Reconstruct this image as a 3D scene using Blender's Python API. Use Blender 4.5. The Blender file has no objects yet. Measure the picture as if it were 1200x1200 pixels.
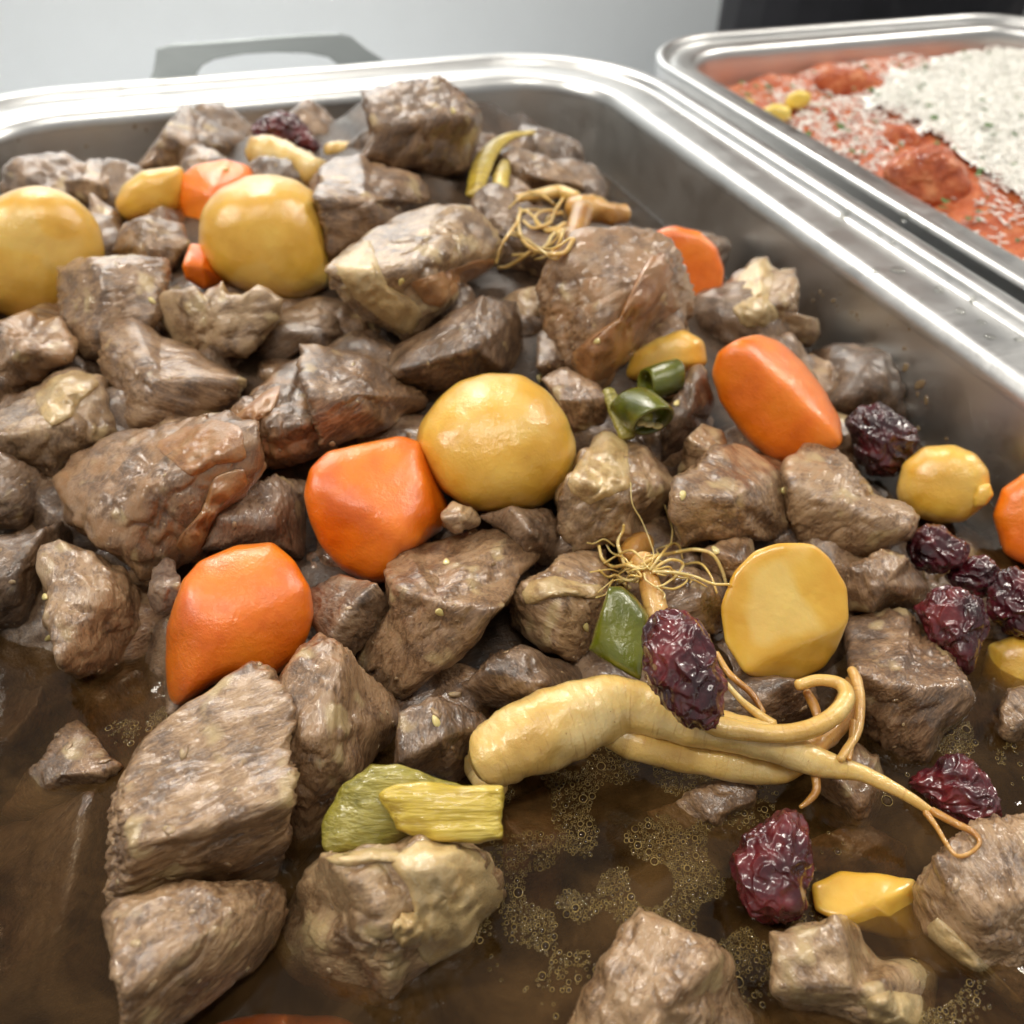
import bpy, math, random
import numpy as np
from mathutils import Matrix, Vector

random.seed(7)
rng = np.random.default_rng(11)
scene = bpy.context.scene
COL = scene.collection

# ------------------------------------------------------------------ camera
F = 1109.0                                   # focal length in photo pixels (1200 wide)
EYE = np.array([0.0, 0.0, 0.155])            # z = 0 is the pan's rim, y runs along the pan
ROT = np.array([[0.9323806, 0.21234851, -0.29253124],
                [-0.36011051, 0.61597851, -0.70063607],
                [0.03141393, 0.75860305, 0.65079534]])
cam = bpy.data.cameras.new('camera')
cam.sensor_width = 36.0
cam.lens = F / 1200 * 36
cam.clip_start, cam.clip_end = 0.01, 30
cam.dof.use_dof = True
cam.dof.focus_distance = 0.218
cam.dof.aperture_fstop = 14.5
cam_o = bpy.data.objects.new('camera', cam)
COL.objects.link(cam_o)
m4 = Matrix([list(ROT[i]) + [EYE[i]] for i in range(3)] + [[0, 0, 0, 1]])
cam_o.matrix_world = m4
scene.camera = cam_o

# ------------------------------------------------------------------ light
world = bpy.data.worlds.new('World')
scene.world = world
world.use_nodes = True
bg = world.node_tree.nodes['Background']
bg.inputs[0].default_value = (1.0, 0.965, 0.91, 1)
bg.inputs[1].default_value = 0.37

def area(name, loc, size, sizey, watts, color, target=(0.09, 0.25, 0), spread=180):
    l = bpy.data.lights.new(name, 'AREA')
    l.shape = 'RECTANGLE'; l.size = size; l.size_y = sizey
    l.energy = watts; l.color = color; l.spread = math.radians(spread)
    o = bpy.data.objects.new(name, l); COL.objects.link(o)
    o.location = loc
    o.rotation_euler = (Vector(target) - Vector(loc)).to_track_quat('-Z', 'Y').to_euler()
    return o
area('added_wall_fill', (0.30, 2.05, 1.85), 0.9, 0.12, 32, (1.0, 0.93, 0.83))
area('added_wall_fill', (-1.45, 0.60, 1.85), 0.12, 0.9, 30, (1.0, 0.93, 0.83))
area('added_wall_fill', (2.15, 0.55, 1.85), 0.12, 0.9, 32, (1.0, 0.93, 0.83))
area('added_wall_fill', (0.10, -0.20, 1.85), 0.9, 0.14, 12, (1.0, 0.93, 0.83))
area('added_wall_fill', (0.30, 2.20, 1.95), 1.6, 0.30, 54, (1.0, 0.97, 0.93), (0.3, 2.9, -.7), 90)  # unseen fill lamp, added to brighten the back wall

scene.view_settings.view_transform = 'Standard'
scene.view_settings.look = 'None'
scene.view_settings.gamma = 1.0
scene.view_settings.exposure = 0.0
scene.render.engine = 'CYCLES'
scene.cycles.use_denoising = True
scene.cycles.max_bounces = 6
scene.cycles.use_adaptive_sampling = True
scene.cycles.adaptive_threshold = 0.02
scene.cycles.transparent_max_bounces = 12
scene.cycles.caustics_reflective = False
scene.cycles.caustics_refractive = False
scene.cycles.sample_clamp_indirect = 4.0

# ------------------------------------------------------------------ pixels to space
def ray(px, py):
    d = ROT @ np.array([(px - 600) / F, (600 - py) / F, -1.0])
    return d
def on_z(px, py, z):
    d = ray(px, py)
    return EYE + d * ((z - EYE[2]) / d[2])
def to_px(p):
    c = ROT.T @ (np.asarray(p) - EYE)
    return 600 + F * c[0] / -c[2], 600 - F * c[1] / -c[2], -c[2]

SOUP = -0.038
# height of the heap, sampled at places whose height the sizes of the pieces give
HEAP = np.array([
    (490,145,.022),(310,275,.008),(55,290,.003),(230,160,.000),(330,160,.005),(110,210,-.002),(580,520,-.008),
    (430,600,-.012),(280,730,-.022),(730,350,.008),(910,465,-.008),(880,350,-.012),(1030,510,-.025),(1110,565,-.025),
    (1190,610,-.025),(700,250,-.006),(640,190,.000),(100,450,-.005),(30,550,-.015),(110,720,-.028),(240,930,-.026),
    (480,1060,-.030),(640,850,-.022),(520,700,-.018),(740,560,-.012),(870,590,-.012),(990,590,-.018),(920,725,-.020),
    (1060,800,-.030),(1130,730,-.029),(910,1020,-.033),(1130,930,-.034),(800,785,-.014),(1130,1080,-.035),(800,1150,-.034),
    (230,540,-.008),(490,310,.012),(370,380,-.002),(430,235,.015),(130,355,0),(60,880,-.038),(1190,850,-.034),(960,1140,-.036),
    (430,460,-.002),(1000,900,-.031),(700,720,-.022),(560,390,.002),(590,280,.006)])
def heap_z(px, py):
    d2 = (HEAP[:,0]-px)**2 + (HEAP[:,1]-py)**2 + 60
    w = d2 ** -1.6
    return float((w*HEAP[:,2]).sum()/w.sum())

# ------------------------------------------------------------------ noise
_perm = rng.permutation(256); _perm = np.concatenate([_perm]*3)
_g = rng.normal(size=(256, 3)); _g /= np.linalg.norm(_g, axis=1)[:, None]
def perlin(p):
    i = np.floor(p).astype(int); f = p - i; i &= 255
    u = f*f*f*(f*(f*6-15)+10)
    out = 0
    for dx in (0, 1):
        wx = u[:,0] if dx else 1-u[:,0]
        for dy in (0, 1):
            wy = u[:,1] if dy else 1-u[:,1]
            for dz in (0, 1):
                wz = u[:,2] if dz else 1-u[:,2]
                h = _perm[_perm[_perm[i[:,0]+dx]+i[:,1]+dy]+i[:,2]+dz]
                g = _g[h]
                out = out + wx*wy*wz*(g[:,0]*(f[:,0]-dx)+g[:,1]*(f[:,1]-dy)+g[:,2]*(f[:,2]-dz))
    return out*1.5
def fbm(p, o=3, gain=.5):
    a, s, t = 1.0, 0, p.copy()
    for _ in range(o):
        s = s + a*perlin(t); t = t*2.03+17.3; a *= gain
    return s
def ridged(p, o=2):
    a, s, t, n = 1.0, 0, p.copy(), 0
    for _ in range(o):
        s = s + a*(1-np.abs(perlin(t))*1.6); n += a; t = t*2.1+9.1; a *= .5
    return s/n

_pts = rng.uniform(.1, .9, size=(256, 3))
def worley(p):
    """F2 - F1"""
    i = np.floor(p).astype(int); f1 = np.full(len(p), 9.0); f2 = np.full(len(p), 9.0)
    for dx in (-1, 0, 1):
        for dy in (-1, 0, 1):
            for dz in (-1, 0, 1):
                c = i+np.array([dx, dy, dz]); h = _perm[_perm[_perm[c[:,0] & 255]+(c[:,1] & 255)]+(c[:,2] & 255)]
                d = np.linalg.norm(c+_pts[h]-p, axis=1)
                f2 = np.where(d < f1, f1, np.minimum(f2, d)); f1 = np.minimum(f1, d)
    return f2-f1
# ------------------------------------------------------------------ materials
def mat_new(name):
    m = bpy.data.materials.new(name); m.use_nodes = True
    nt = m.node_tree; nt.nodes.clear()
    out = nt.nodes.new('ShaderNodeOutputMaterial')
    b = nt.nodes.new('ShaderNodeBsdfPrincipled')
    nt.links.new(b.outputs[0], out.inputs[0])
    return m, nt, b, out
class NG:
    """small helper to wire nodes"""
    def __init__(s, nt): s.nt = nt
    def n(s, t, **kw):
        x = s.nt.nodes.new('ShaderNode'+t)
        for k, v in kw.items(): setattr(x, k, v)
        return x
    def l(s, a, b): s.nt.links.new(a, b)
    def coords(s, scale=(1000,1000,1000), kind='Object'):
        tc = s.n('TexCoord'); mp = s.n('Mapping'); mp.inputs['Scale'].default_value = scale
        s.l(tc.outputs[kind], mp.inputs['Vector']); return mp.outputs[0]
    def noise(s, vec, scale, detail=3, rough=.55, w=None, dist=0):
        x = s.n('TexNoise', noise_dimensions='3D'); x.inputs['Scale'].default_value = scale
        x.inputs['Detail'].default_value = detail; x.inputs['Roughness'].default_value = rough
        x.inputs['Distortion'].default_value = dist
        if w is not None:
            a = s.n('VectorMath', operation='ADD'); s.l(vec, a.inputs[0]); s.l(w, a.inputs[1]); vec = a.outputs[0]
        s.l(vec, x.inputs['Vector'])
        return x.outputs['Fac']
    def attr(s, name):
        x = s.n('Attribute'); x.attribute_name = name; return x.outputs['Fac']
    def rnd(s, k=400):
        oi = s.n('ObjectInfo'); m = s.n('Math', operation='MULTIPLY'); m.inputs[1].default_value = k
        s.l(oi.outputs['Random'], m.inputs[0]); return m.outputs[0], oi.outputs['Random']
    def ramp(s, fac, stops):
        r = s.n('ValToRGB'); e = r.color_ramp.elements
        while len(e) < len(stops): e.new(.5)
        for el, (p, c) in zip(e, stops):
            el.position = p; el.color = (*c, 1) if len(c) == 3 else c
        s.l(fac, r.inputs[0]); return r.outputs[0]
    def mapr(s, fac, a, b, c, d):
        r = s.n('MapRange'); s.l(fac, r.inputs[0])
        for i, v in enumerate((a, b, c, d)): r.inputs[i+1].default_value = v
        return r.outputs[0]
    def mix(s, fac, a, b, mode='MIX'):
        x = s.n('Mix', data_type='RGBA', blend_type=mode)
        for sock, v in ((x.inputs[0], fac), (x.inputs[6], a), (x.inputs[7], b)):
            if hasattr(v, 'is_linked'): s.l(v, sock)
            elif isinstance(v, (int, float)): sock.default_value = v
            else: sock.default_value = (*v, 1)
        return x.outputs[2]
    def math(s, op, a, b):
        x = s.n('Math', operation=op)
        for i, v in enumerate((a, b)):
            if hasattr(v, 'is_linked'): s.l(v, x.inputs[i])
            else: x.inputs[i].default_value = v
        return x.outputs[0]
    def bump(s, h, strength, dist, normal=None):
        x = s.n('Bump'); x.inputs['Strength'].default_value = strength; x.inputs['Distance'].default_value = dist
        s.l(h, x.inputs['Height'])
        if normal is not None: s.l(normal, x.inputs['Normal'])
        return x.outputs[0]

def meat_material(name, dark, mid, light, fat=(.46,.34,.17), fat_lo=.60, gel=(.30,.155,.062), gel_lo=.70, coat=1.0, grain=1.0):
    m, nt, b, out = mat_new(name); g = NG(nt)
    v = g.coords(); w, r01 = g.rnd()
    blotch = g.attr('blotch'); fatn = g.attr('fatn')
    # fibres run along the piece's own x axis, wandering a little
    vg = g.coords((95, 1250, 1250)); cmb = g.n('CombineXYZ')
    g.l(g.math('MULTIPLY', blotch, 5.0), cmb.inputs[1]); g.l(g.math('MULTIPLY', fatn, 5.0), cmb.inputs[2])
    ad = g.n('VectorMath', operation='ADD'); g.l(vg, ad.inputs[0]); g.l(cmb.outputs[0], ad.inputs[1])
    fib = g.noise(ad.outputs[0], 1.0, 3, .7, w)
    fine = g.noise(v, 1.25, 2, .6, w)
    t = g.math('ADD', g.math('MULTIPLY', blotch, .55), g.math('MULTIPLY', fib, .45*grain))
    t = g.math('ADD', t, g.mapr(r01, 0, 1, -.05, .05))
    if grain < 1: t = g.math('ADD', t, .45*(1-grain)*.5)
    base = g.ramp(t, [(.40, dark), (.49, mid), (.58, light)])
    base = g.mix(g.mapr(fine, .45, .66, 0, .30), base, tuple(min(.8, c*1.2) for c in light))
    base = g.mix(g.mapr(fib, .28, .40, .6*grain, 0), base, tuple(c*.8 for c in dark))
    fm = g.mapr(fatn, fat_lo, fat_lo+.08, 0, .85)
    base = g.mix(fm, base, fat)
    gm = g.mapr(blotch, gel_lo, gel_lo+.14, 0, .9)
    base = g.mix(gm, base, gel)
    g.l(base, b.inputs['Base Color'])
    g.l(g.mapr(fine, .35, .65, .30, .60), b.inputs['Roughness'])
    b.inputs['Coat Weight'].default_value = coat; b.inputs['Coat IOR'].default_value = 1.52
    b.inputs['Coat Roughness'].default_value = .05
    b.inputs['Subsurface Weight'].default_value = .22; b.inputs['Subsurface Scale'].default_value = .001
    b.inputs['Subsurface Radius'].default_value = (1.6, .9, .5)
    h = g.math('ADD', g.math('MULTIPLY', fib, 1.6*grain+.15), g.math('MULTIPLY', fine, .75))
    g.l(g.bump(h, 1.0, .00027), b.inputs['Normal'])
    g.l(g.bump(g.noise(v, 1.9, 2, .55, w), 1.0, .00015), b.inputs['Coat Normal'])
    return m
M = {}
M['meat'] = meat_material('braised_beef', (.082,.041,.018), (.190,.104,.049), (.320,.195,.100))
M['tan']  = meat_material('braised_beef_tan', (.102,.053,.024), (.225,.129,.061), (.37,.236,.125), fat_lo=.60)
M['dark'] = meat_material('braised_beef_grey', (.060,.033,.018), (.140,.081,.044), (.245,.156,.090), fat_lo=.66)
M['gel']  = meat_material('beef_with_tendon', (.082,.040,.016), (.185,.098,.046), (.31,.188,.095), gel_lo=.50, fat_lo=.62, coat=1.0, grain=.6)
M['fat']  = meat_material('beef_with_fat', (.105,.056,.025), (.23,.137,.067), (.39,.261,.139), fat_lo=.57, coat=1.0, grain=.6)
M['knob'] = meat_material('tendon_end', (.10,.062,.045), (.19,.125,.085), (.31,.215,.145), coat=1.0, grain=.3)
M['gravy'] = meat_material('dark_gravy', (.022,.012,.006), (.055,.030,.014), (.110,.064,.032), fat_lo=.8, gel_lo=.9, coat=.08, grain=.5)
M['fatcap'] = meat_material('soft_beef_fat', (.30,.185,.075), (.47,.32,.135), (.60,.45,.22), fat_lo=.50, coat=1.0, grain=.2)
M['jelly'] = meat_material('amber_tendon_jelly', (.20,.080,.022), (.32,.140,.042), (.42,.225,.085), fat_lo=.75, gel_lo=.52, coat=1.0, grain=.1)
M['bone'] = meat_material('grey_gristle', (.10,.068,.045), (.17,.125,.09), (.26,.20,.15), fat_lo=.8, coat=1.0, grain=.1)

def veg_material(name, c0, c1, c2, rings=None, rough=(.22,.42), sss=.35, radius=(.004,.002,.0006), bump=.35, specks=None, pale=None, coat=.9, scale=1.0):
    m, nt, b, out = mat_new(name); g = NG(nt)
    v = g.coords(); w, r01 = g.rnd()
    t = g.noise(v, .07*scale, 3, .55, w)
    t = g.math('ADD', t, g.mapr(r01, 0, 1, -.05, .05))
    base = g.ramp(t, [(.32, c0), (.5, c1), (.68, c2)])
    if pale:
        pm = g.mapr(g.noise(v, .045, 2, .4, g.math('ADD', w, 5.0)), .56, .62, 0, .55)
        base = g.mix(pm, base, pale)
    if specks:
        sm = g.mapr(g.noise(v, .75, 2, .5, g.math('ADD', w, 9.0)), .74, .77, 0, .6)
        base = g.mix(sm, base, specks)
    if rings:
        cx_ = g.n('CombineXYZ'); g.l(g.math('ADD', g.math('MULTIPLY', g.attr('along'), 1.1), g.math('MULTIPLY', t, 3.0)), cx_.inputs[0])
        sc_ = g.coords((130, 130, 130)); ad_ = g.n('VectorMath', operation='ADD'); g.l(cx_.outputs[0], ad_.inputs[0]); g.l(sc_, ad_.inputs[1])
        base = g.mix(g.mapr(g.noise(ad_.outputs[0], 1.0, 2, .6), .58, .70, 0, .45), base, rings)
    g.l(base, b.inputs['Base Color'])
    b.inputs['Roughness'].default_value = sum(rough)/2
    b.inputs['Subsurface Weight'].default_value = sss
    b.inputs['Subsurface Radius'].default_value = tuple(x*1000 for x in radius); b.inputs['Subsurface Scale'].default_value = .001
    b.inputs['Coat Weight'].default_value = coat; b.inputs['Coat Roughness'].default_value = .06
    rn = g.noise(v, .3, 2, .6, w); h = g.math('ADD', g.noise(v, 1.3, 3, .65, w), g.math('MULTIPLY', rn, .9))
    bp = g.bump(h, min(1, bump*2), .00023); g.l(bp, b.inputs['Normal']); g.l(bp, b.inputs['Coat Normal'])
    return m
M['potato'] = veg_material('soy_potato', (.66,.36,.035), (.74,.43,.055), (.79,.50,.085), specks=(.36,.17,.03), pale=(.72,.50,.14))
M['cutpotato'] = veg_material('cut_potato', (.66,.36,.035), (.73,.44,.06), (.77,.51,.10), pale=(.76,.57,.20), bump=.12)
M['carrot'] = veg_material('cooked_carrot', (.68,.125,.003), (.82,.185,.005), (.87,.235,.010), radius=(.002,.0009,.0003), bump=.4, coat=.65)
M['ginseng'] = veg_material('ginseng_skin', (.56,.34,.080), (.71,.48,.145), (.78,.60,.27), rings=(.46,.24,.055), specks=(.38,.16,.03), bump=.35, radius=(.003,.0018,.0008))
M['ginseng_tan'] = veg_material('ginseng_skin_brown', (.36,.16,.025), (.52,.27,.055), (.62,.38,.115), rings=(.28,.11,.02), specks=(.30,.12,.03), bump=.4)
M['chilli'] = veg_material('green_chilli', (.045,.058,.003), (.090,.105,.005), (.15,.16,.010), rough=(.12,.3), coat=.9, bump=.3, sss=.15)
M['chilliflesh'] = veg_material('chilli_flesh', (.32,.30,.03), (.45,.42,.06), (.55,.52,.12), sss=.3)
M['seed'] = veg_material('pale_seed', (.55,.42,.13), (.68,.55,.22), (.75,.64,.33), sss=.2, bump=.1)
M['broth_dry'] = veg_material('dried_broth', (.16,.10,.05), (.22,.15,.08), (.28,.20,.11), sss=0, coat=.8)
M['ravioli'] = veg_material('yellow_pasta', (.70,.48,.05), (.80,.60,.09), (.85,.70,.18), sss=.2)

def jujube_material():
    m, nt, b, out = mat_new('jujube_skin'); g = NG(nt)
    v = g.coords(); w, r01 = g.rnd()
    t = g.math('ADD', g.noise(v, .12, 4, .6, w), g.mapr(r01, 0, 1, -.08, .08))
    base = g.ramp(t, [(.35, (.022,.004,.008)), (.52, (.065,.007,.013)), (.70, (.16,.018,.022))])
    g.l(base, b.inputs['Base Color'])
    g.l(g.mapr(g.noise(v, .3, 3, .6, w), .35, .65, .18, .40), b.inputs['Roughness'])
    b.inputs['Coat Weight'].default_value = .8; b.inputs['Coat Roughness'].default_value = .10
    b.inputs['Subsurface Weight'].default_value = .08; b.inputs['Subsurface Scale'].default_value = .001
    b.inputs['Subsurface Radius'].default_value = (1.5, .2, .2)
    g.l(g.bump(g.noise(v, .45, 2, .5, w), .45, .0005), b.inputs['Normal'])
    return m
M['jujube'] = jujube_material()

def scallion_material(name, c0, c1, c2):
    m, nt, b, out = mat_new(name); g = NG(nt)
    v = g.coords((60, 900, 900)); w, _ = g.rnd()
    s1 = g.noise(v, 1.0, 3, .6, w, .2)
    v2 = g.coords(); bl = g.noise(v2, .08, 3, .5, w)
    t = g.math('ADD', g.math('MULTIPLY', s1, .6), g.math('MULTIPLY', bl, .4))
    g.l(g.ramp(t, [(.36, c0), (.5, c1), (.64, c2)]), b.inputs['Base Color'])
    b.inputs['Roughness'].default_value = .3; b.inputs['Coat Weight'].default_value = .7; b.inputs['Coat Roughness'].default_value = .12
    b.inputs['Subsurface Weight'].default_value = .3; b.inputs['Subsurface Scale'].default_value = .001
    b.inputs['Subsurface Radius'].default_value = (2, 1.6, .4)
    g.l(g.bump(s1, .8, .0009), b.inputs['Normal']); g.l(g.bump(g.noise(v2, .5, 3, .6, w), .5, .0006), b.inputs['Coat Normal'])
    return m
M['scallion'] = scallion_material('stewed_scallion_yellow', (.36,.24,.020), (.55,.40,.045), (.68,.54,.12))
M['scallion_green'] = scallion_material('stewed_scallion_green', (.17,.15,.016), (.28,.24,.035), (.40,.34,.075))

def steel_material(name, base, rough0, rough1, stretch=(30, 900, 900)):
    m, nt, b, out = mat_new(name); g = NG(nt)
    v = g.coords(stretch); v2 = g.coords((60, 60, 60))
    n1 = g.noise(v, 1.0, 3, .6); n2 = g.noise(v2, 1.0, 5, .6)
    b.inputs['Base Color'].default_value = (*base, 1)
    b.inputs['Metallic'].default_value = 1.0
    r = g.math('ADD', g.mapr(n2, .3, .7, rough0, rough1), g.mapr(n1, .3, .7, -.03, .03))
    g.l(r, b.inputs['Roughness'])
    g.l(g.bump(n1, .05, .0003, g.bump(n2, .06, .002)), b.inputs['Normal'])
    return m
M['steel'] = steel_material('brushed_steel', (.72,.72,.70), .30, .42)
M['steel_rim'] = steel_material('polished_steel_rim', (.60,.61,.61), .30, .42)

M['steel_handle'] = steel_material('dull_steel_handle', (.27,.30,.31), .42, .50)

def plain(name, col, rough=.6, noise=.06, scale=30, bump=0.0, **kw):
    m, nt, b, out = mat_new(name); g = NG(nt)
    v = g.coords((1, 1, 1)); n = g.noise(v, scale, 4, .6)
    lo = tuple(c*(1-noise) for c in col); hi = tuple(min(1, c*(1+noise)) for c in col)
    g.l(g.ramp(n, [(.35, lo), (.65, hi)]), b.inputs['Base Color'])
    b.inputs['Roughness'].default_value = rough
    for k, x in kw.items(): b.inputs[k.replace('_', ' ')].default_value = x
    if bump: g.l(g.bump(n, .5, bump), b.inputs['Normal'])
    return m
M['wall'] = plain('painted_wall', (.85,.89,.905), .8, .015, 4)
M['panel'] = plain('painted_panel', (.78,.84,.89), .8, .015, 4)
M['cloth'] = plain('white_tablecloth', (.62,.63,.64), .9, .05, 60)
M['floor'] = plain('pale_floor', (.45,.46,.47), .5, .05, 5)
M['black'] = plain('black_clothing', (.012,.013,.018), .85, .2, 40)
M['skin'] = plain('skin', (.52,.31,.23), .5, .06, 30, Subsurface_Weight=.1)
M['cheese'] = plain('grated_cheese', (.93,.925,.88), .55, .04, 300, Subsurface_Weight=.05)
M['parsley'] = plain('chopped_parsley', (.06,.13,.03), .5, .4, 300)
M['hair'] = plain('dark_hair', (.02,.015,.012), .5, .2, 40)

def sauce_material():
    m, nt, b, out = mat_new('tomato_sauce'); g = NG(nt)
    v = g.coords(); n = g.noise(v, .12, 5, .6); n2 = g.noise(v, .6, 4, .6)
    t = g.math('ADD', g.math('MULTIPLY', n, .7), g.math('MULTIPLY', n2, .3))
    g.l(g.ramp(t, [(.36, (.34,.050,.012)), (.5, (.56,.120,.030)), (.64, (.70,.26,.10))]), b.inputs['Base Color'])
    b.inputs['Roughness'].default_value = .3; b.inputs['Coat Weight'].default_value = .4
    g.l(g.bump(g.math('ADD', n, n2), .8, .002), b.inputs['Normal'])
    return m
M['sauce'] = sauce_material()

def broth_material():
    m, nt, b, out = mat_new('soy_broth'); g = NG(nt); nt.nodes.remove(b)
    v = g.coords()
    wav = g.noise(v, .045, 3, .5); sm = g.noise(v, .5, 3, .6)
    nrm = g.bump(g.math('ADD', wav, g.math('MULTIPLY', sm, .05)), .35, .0025)
    fres = g.n('Fresnel'); fres.inputs[0].default_value = 1.42; g.l(nrm, fres.inputs['Normal'])
    gl = g.n('BsdfGlossy'); gl.inputs['Roughness'].default_value = .04; g.l(nrm, gl.inputs['Normal'])
    tr = g.n('BsdfTransparent'); tr.inputs[0].default_value = (.95,.90,.80,1)
    df = g.n('BsdfDiffuse'); 
    murk = g.noise(v, .05, 5, .62, None, .6)
    g.l(g.ramp(murk, [(.3, (.115,.058,.014)), (.7, (.24,.130,.045))]), df.inputs[0])
    mx = g.n('MixShader'); g.l(g.mapr(murk, .3, .7, .09, .33), mx.inputs[0]); g.l(tr.outputs[0], mx.inputs[1]); g.l(df.outputs[0], mx.inputs[2])
    m2 = g.n('MixShader'); g.l(fres.outputs[0], m2.inputs[0]); g.l(mx.outputs[0], m2.inputs[1]); g.l(gl.outputs[0], m2.inputs[2])
    g.l(m2.outputs[0], out.inputs['Surface'])
    va = g.n('VolumeAbsorption'); va.inputs['Color'].default_value = (.55,.34,.12,1); va.inputs['Density'].default_value = 62
    g.l(va.outputs[0], out.inputs['Volume'])
    return m
M['broth'] = broth_material()
def drop_material():
    m, nt, b, out = mat_new('clear_drop'); g = NG(nt); nt.nodes.remove(b)
    fres = g.n('Fresnel'); fres.inputs[0].default_value = 1.35
    gl = g.n('BsdfGlossy'); gl.inputs['Roughness'].default_value = .05
    tr = g.n('BsdfTransparent'); tr.inputs[0].default_value = (.95,.95,.93,1)
    mx = g.n('MixShader'); g.l(fres.outputs[0], mx.inputs[0]); g.l(tr.outputs[0], mx.inputs[1]); g.l(gl.outputs[0], mx.inputs[2])
    g.l(mx.outputs[0], out.inputs[0]); return m
M['drop'] = drop_material()
M['bubble'] = plain('oil_bubble_rim', (.40,.28,.09), .25, .3, 900, Coat_Weight=.6)

# ------------------------------------------------------------------ mesh helpers
def mesh_np(name, verts, faces, smooth=True):
    """verts Nx3, faces MxK (all faces the same length)"""
    me = bpy.data.meshes.new(name)
    verts = np.ascontiguousarray(verts, dtype=np.float32); faces = np.ascontiguousarray(faces, dtype=np.int32)
    me.vertices.add(len(verts)); me.vertices.foreach_set('co', verts.ravel())
    k = faces.shape[1]
    me.loops.add(faces.size); me.loops.foreach_set('vertex_index', faces.ravel())
    me.polygons.add(len(faces)); me.polygons.foreach_set('loop_start', np.arange(0, faces.size, k, dtype=np.int32))
    if smooth: me.polygons.foreach_set('use_smooth', np.ones(len(faces), dtype=bool))
    me.update(calc_edges=True); me.validate()
    return me
def link(name, me, mat=None, parent=None, mw=None):
    o = bpy.data.objects.new(name, me); COL.objects.link(o)
    if mat is not None and me is not None and not me.materials: me.materials.append(M[mat])
    if parent is not None: o.parent = parent
    if mw is not None: o.matrix_world = mw
    return o
def tag(o, label, cat, group=None):
    o['label'] = label; o['category'] = cat
    if group: o['group'] = group
    return o
def struct(o): o['kind'] = 'structure'; return o
def empty(name, loc=(0,0,0)):
    o = bpy.data.objects.new(name, None); COL.objects.link(o); o.location = loc
    o.empty_display_size = .01
    return o
_cs = {}
def cube_sphere(n):
    if n in _cs: return _cs[n]
    a = np.tan(np.linspace(-1, 1, n+1)*math.pi/4)
    V, Fc = [], []
    off = 0
    for ax in range(3):
        for s in (-1, 1):
            U, W = np.meshgrid(a, a, indexing='ij')
            P = np.zeros((n+1, n+1, 3)); P[..., ax] = s; P[..., (ax+1)%3] = U*s; P[..., (ax+2)%3] = W
            V.append(P.reshape(-1, 3))
            i, j = np.meshgrid(np.arange(n), np.arange(n), indexing='ij')
            q = (i*(n+1)+j).ravel()+off
            Fc.append(np.stack([q, q+n+1, q+n+2, q+1], 1)); off += (n+1)**2
    V = np.concatenate(V); Fc = np.concatenate(Fc)
    _, idx, inv = np.unique(np.round(V, 6), axis=0, return_index=True, return_inverse=True)
    V = V[idx]; Fc = inv.ravel()[Fc]
    V /= np.linalg.norm(V, axis=1)[:, None]
    _cs[n] = (V, Fc); return V, Fc
def unit(v): v = np.asarray(v, float); return v/np.linalg.norm(v)
def poly_radius(P, th):
    """farthest crossing of the outline in each direction from the origin"""
    A = P; B = np.roll(P, -1, 0); D = B-A
    d = np.stack([np.cos(th), np.sin(th)], 1)
    den = d[:,None,0]*D[None,:,1]-d[:,None,1]*D[None,:,0]
    den = np.where(np.abs(den) < 1e-12, 1e-12, den)
    t = (A[None,:,0]*D[None,:,1]-A[None,:,1]*D[None,:,0])/den
    s = (A[None,:,0]*d[:,None,1]-A[None,:,1]*d[:,None,0])/den
    ok = (s >= -1e-6) & (s <= 1+1e-6) & (t > 0)
    t = np.where(ok, t, 0)
    return t.max(1)
def centroid(P):
    x, y = P[:,0], P[:,1]; x1, y1 = np.roll(x, -1), np.roll(y, -1)
    a = x*y1-x1*y; A = a.sum()/2
    return np.array([((x+x1)*a).sum()/(6*A), ((y+y1)*a).sum()/(6*A)])

def blotches(me, p, seed=0):
    """slow colour variation of the flesh, p in millimetres"""
    for nm, sc, o in (('blotch', 7.5, 4), ('fatn', 11.0, 3)):
        a = me.attributes.new(nm, 'FLOAT', 'POINT')
        val = .5+.24*fbm(p/sc+seed+len(nm)*13.7, o, .6)
        a.data.foreach_set('value', val.astype(np.float32))
def displace(kind, p, nrm_scale):
    """p in millimetres in the thing's own frame (x along the grain); returns millimetres outward"""
    k = nrm_scale
    if kind == 'meat':
        q = p+1.5*np.stack([perlin(p/6+3), perlin(p/6+31), perlin(p/6+57)], 1)
        d = 1.5*k*fbm(p/(13*k), 2) + .22*fbm(p/3.3, 2) + .17*fbm(p*np.array([1/8., 1/1.6, 1/1.6]), 2)
        return d + .55*k*np.minimum(worley(q*np.array([1/20., 1/8., 1/8.])), .3)/.3 - .4*k
    if kind == 'soft':
        q = p+2.0*np.stack([perlin(p/5+3), perlin(p/5+31), perlin(p/5+57)], 1)
        d = 1.9*k*fbm(p/(11*k), 2) + .40*fbm(p/3.6, 2) + .10*fbm(p/1.3, 2)
        return d + .8*k*np.minimum(worley(q*np.array([1/12., 1/7., 1/7.])), .35)/.35 - .5*k
    if kind == 'jujube':
        q = p + 1.8*np.stack([perlin(p/4.5+3), perlin(p/4.5+31), perlin(p/4.5+57)], 1)
        c = ridged(q/np.array([7.0, 5.0, 5.0]), 2)
        return 1.5*k*fbm(p/8, 1) + 1.6*np.clip((c-.35)/.65, 0, 1) - .9 + .08*fbm(p/1.5, 2)
    if kind == 'veg':
        return .35*fbm(p/12, 2) + .05*fbm(p/1.8, 2)
    if kind == 'leaf':
        return .5*fbm(p/7, 2) + .35*perlin(p*np.array([1/30., 1/1.6, 1/1.6]))
    return 0*p[:,0]

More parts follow.
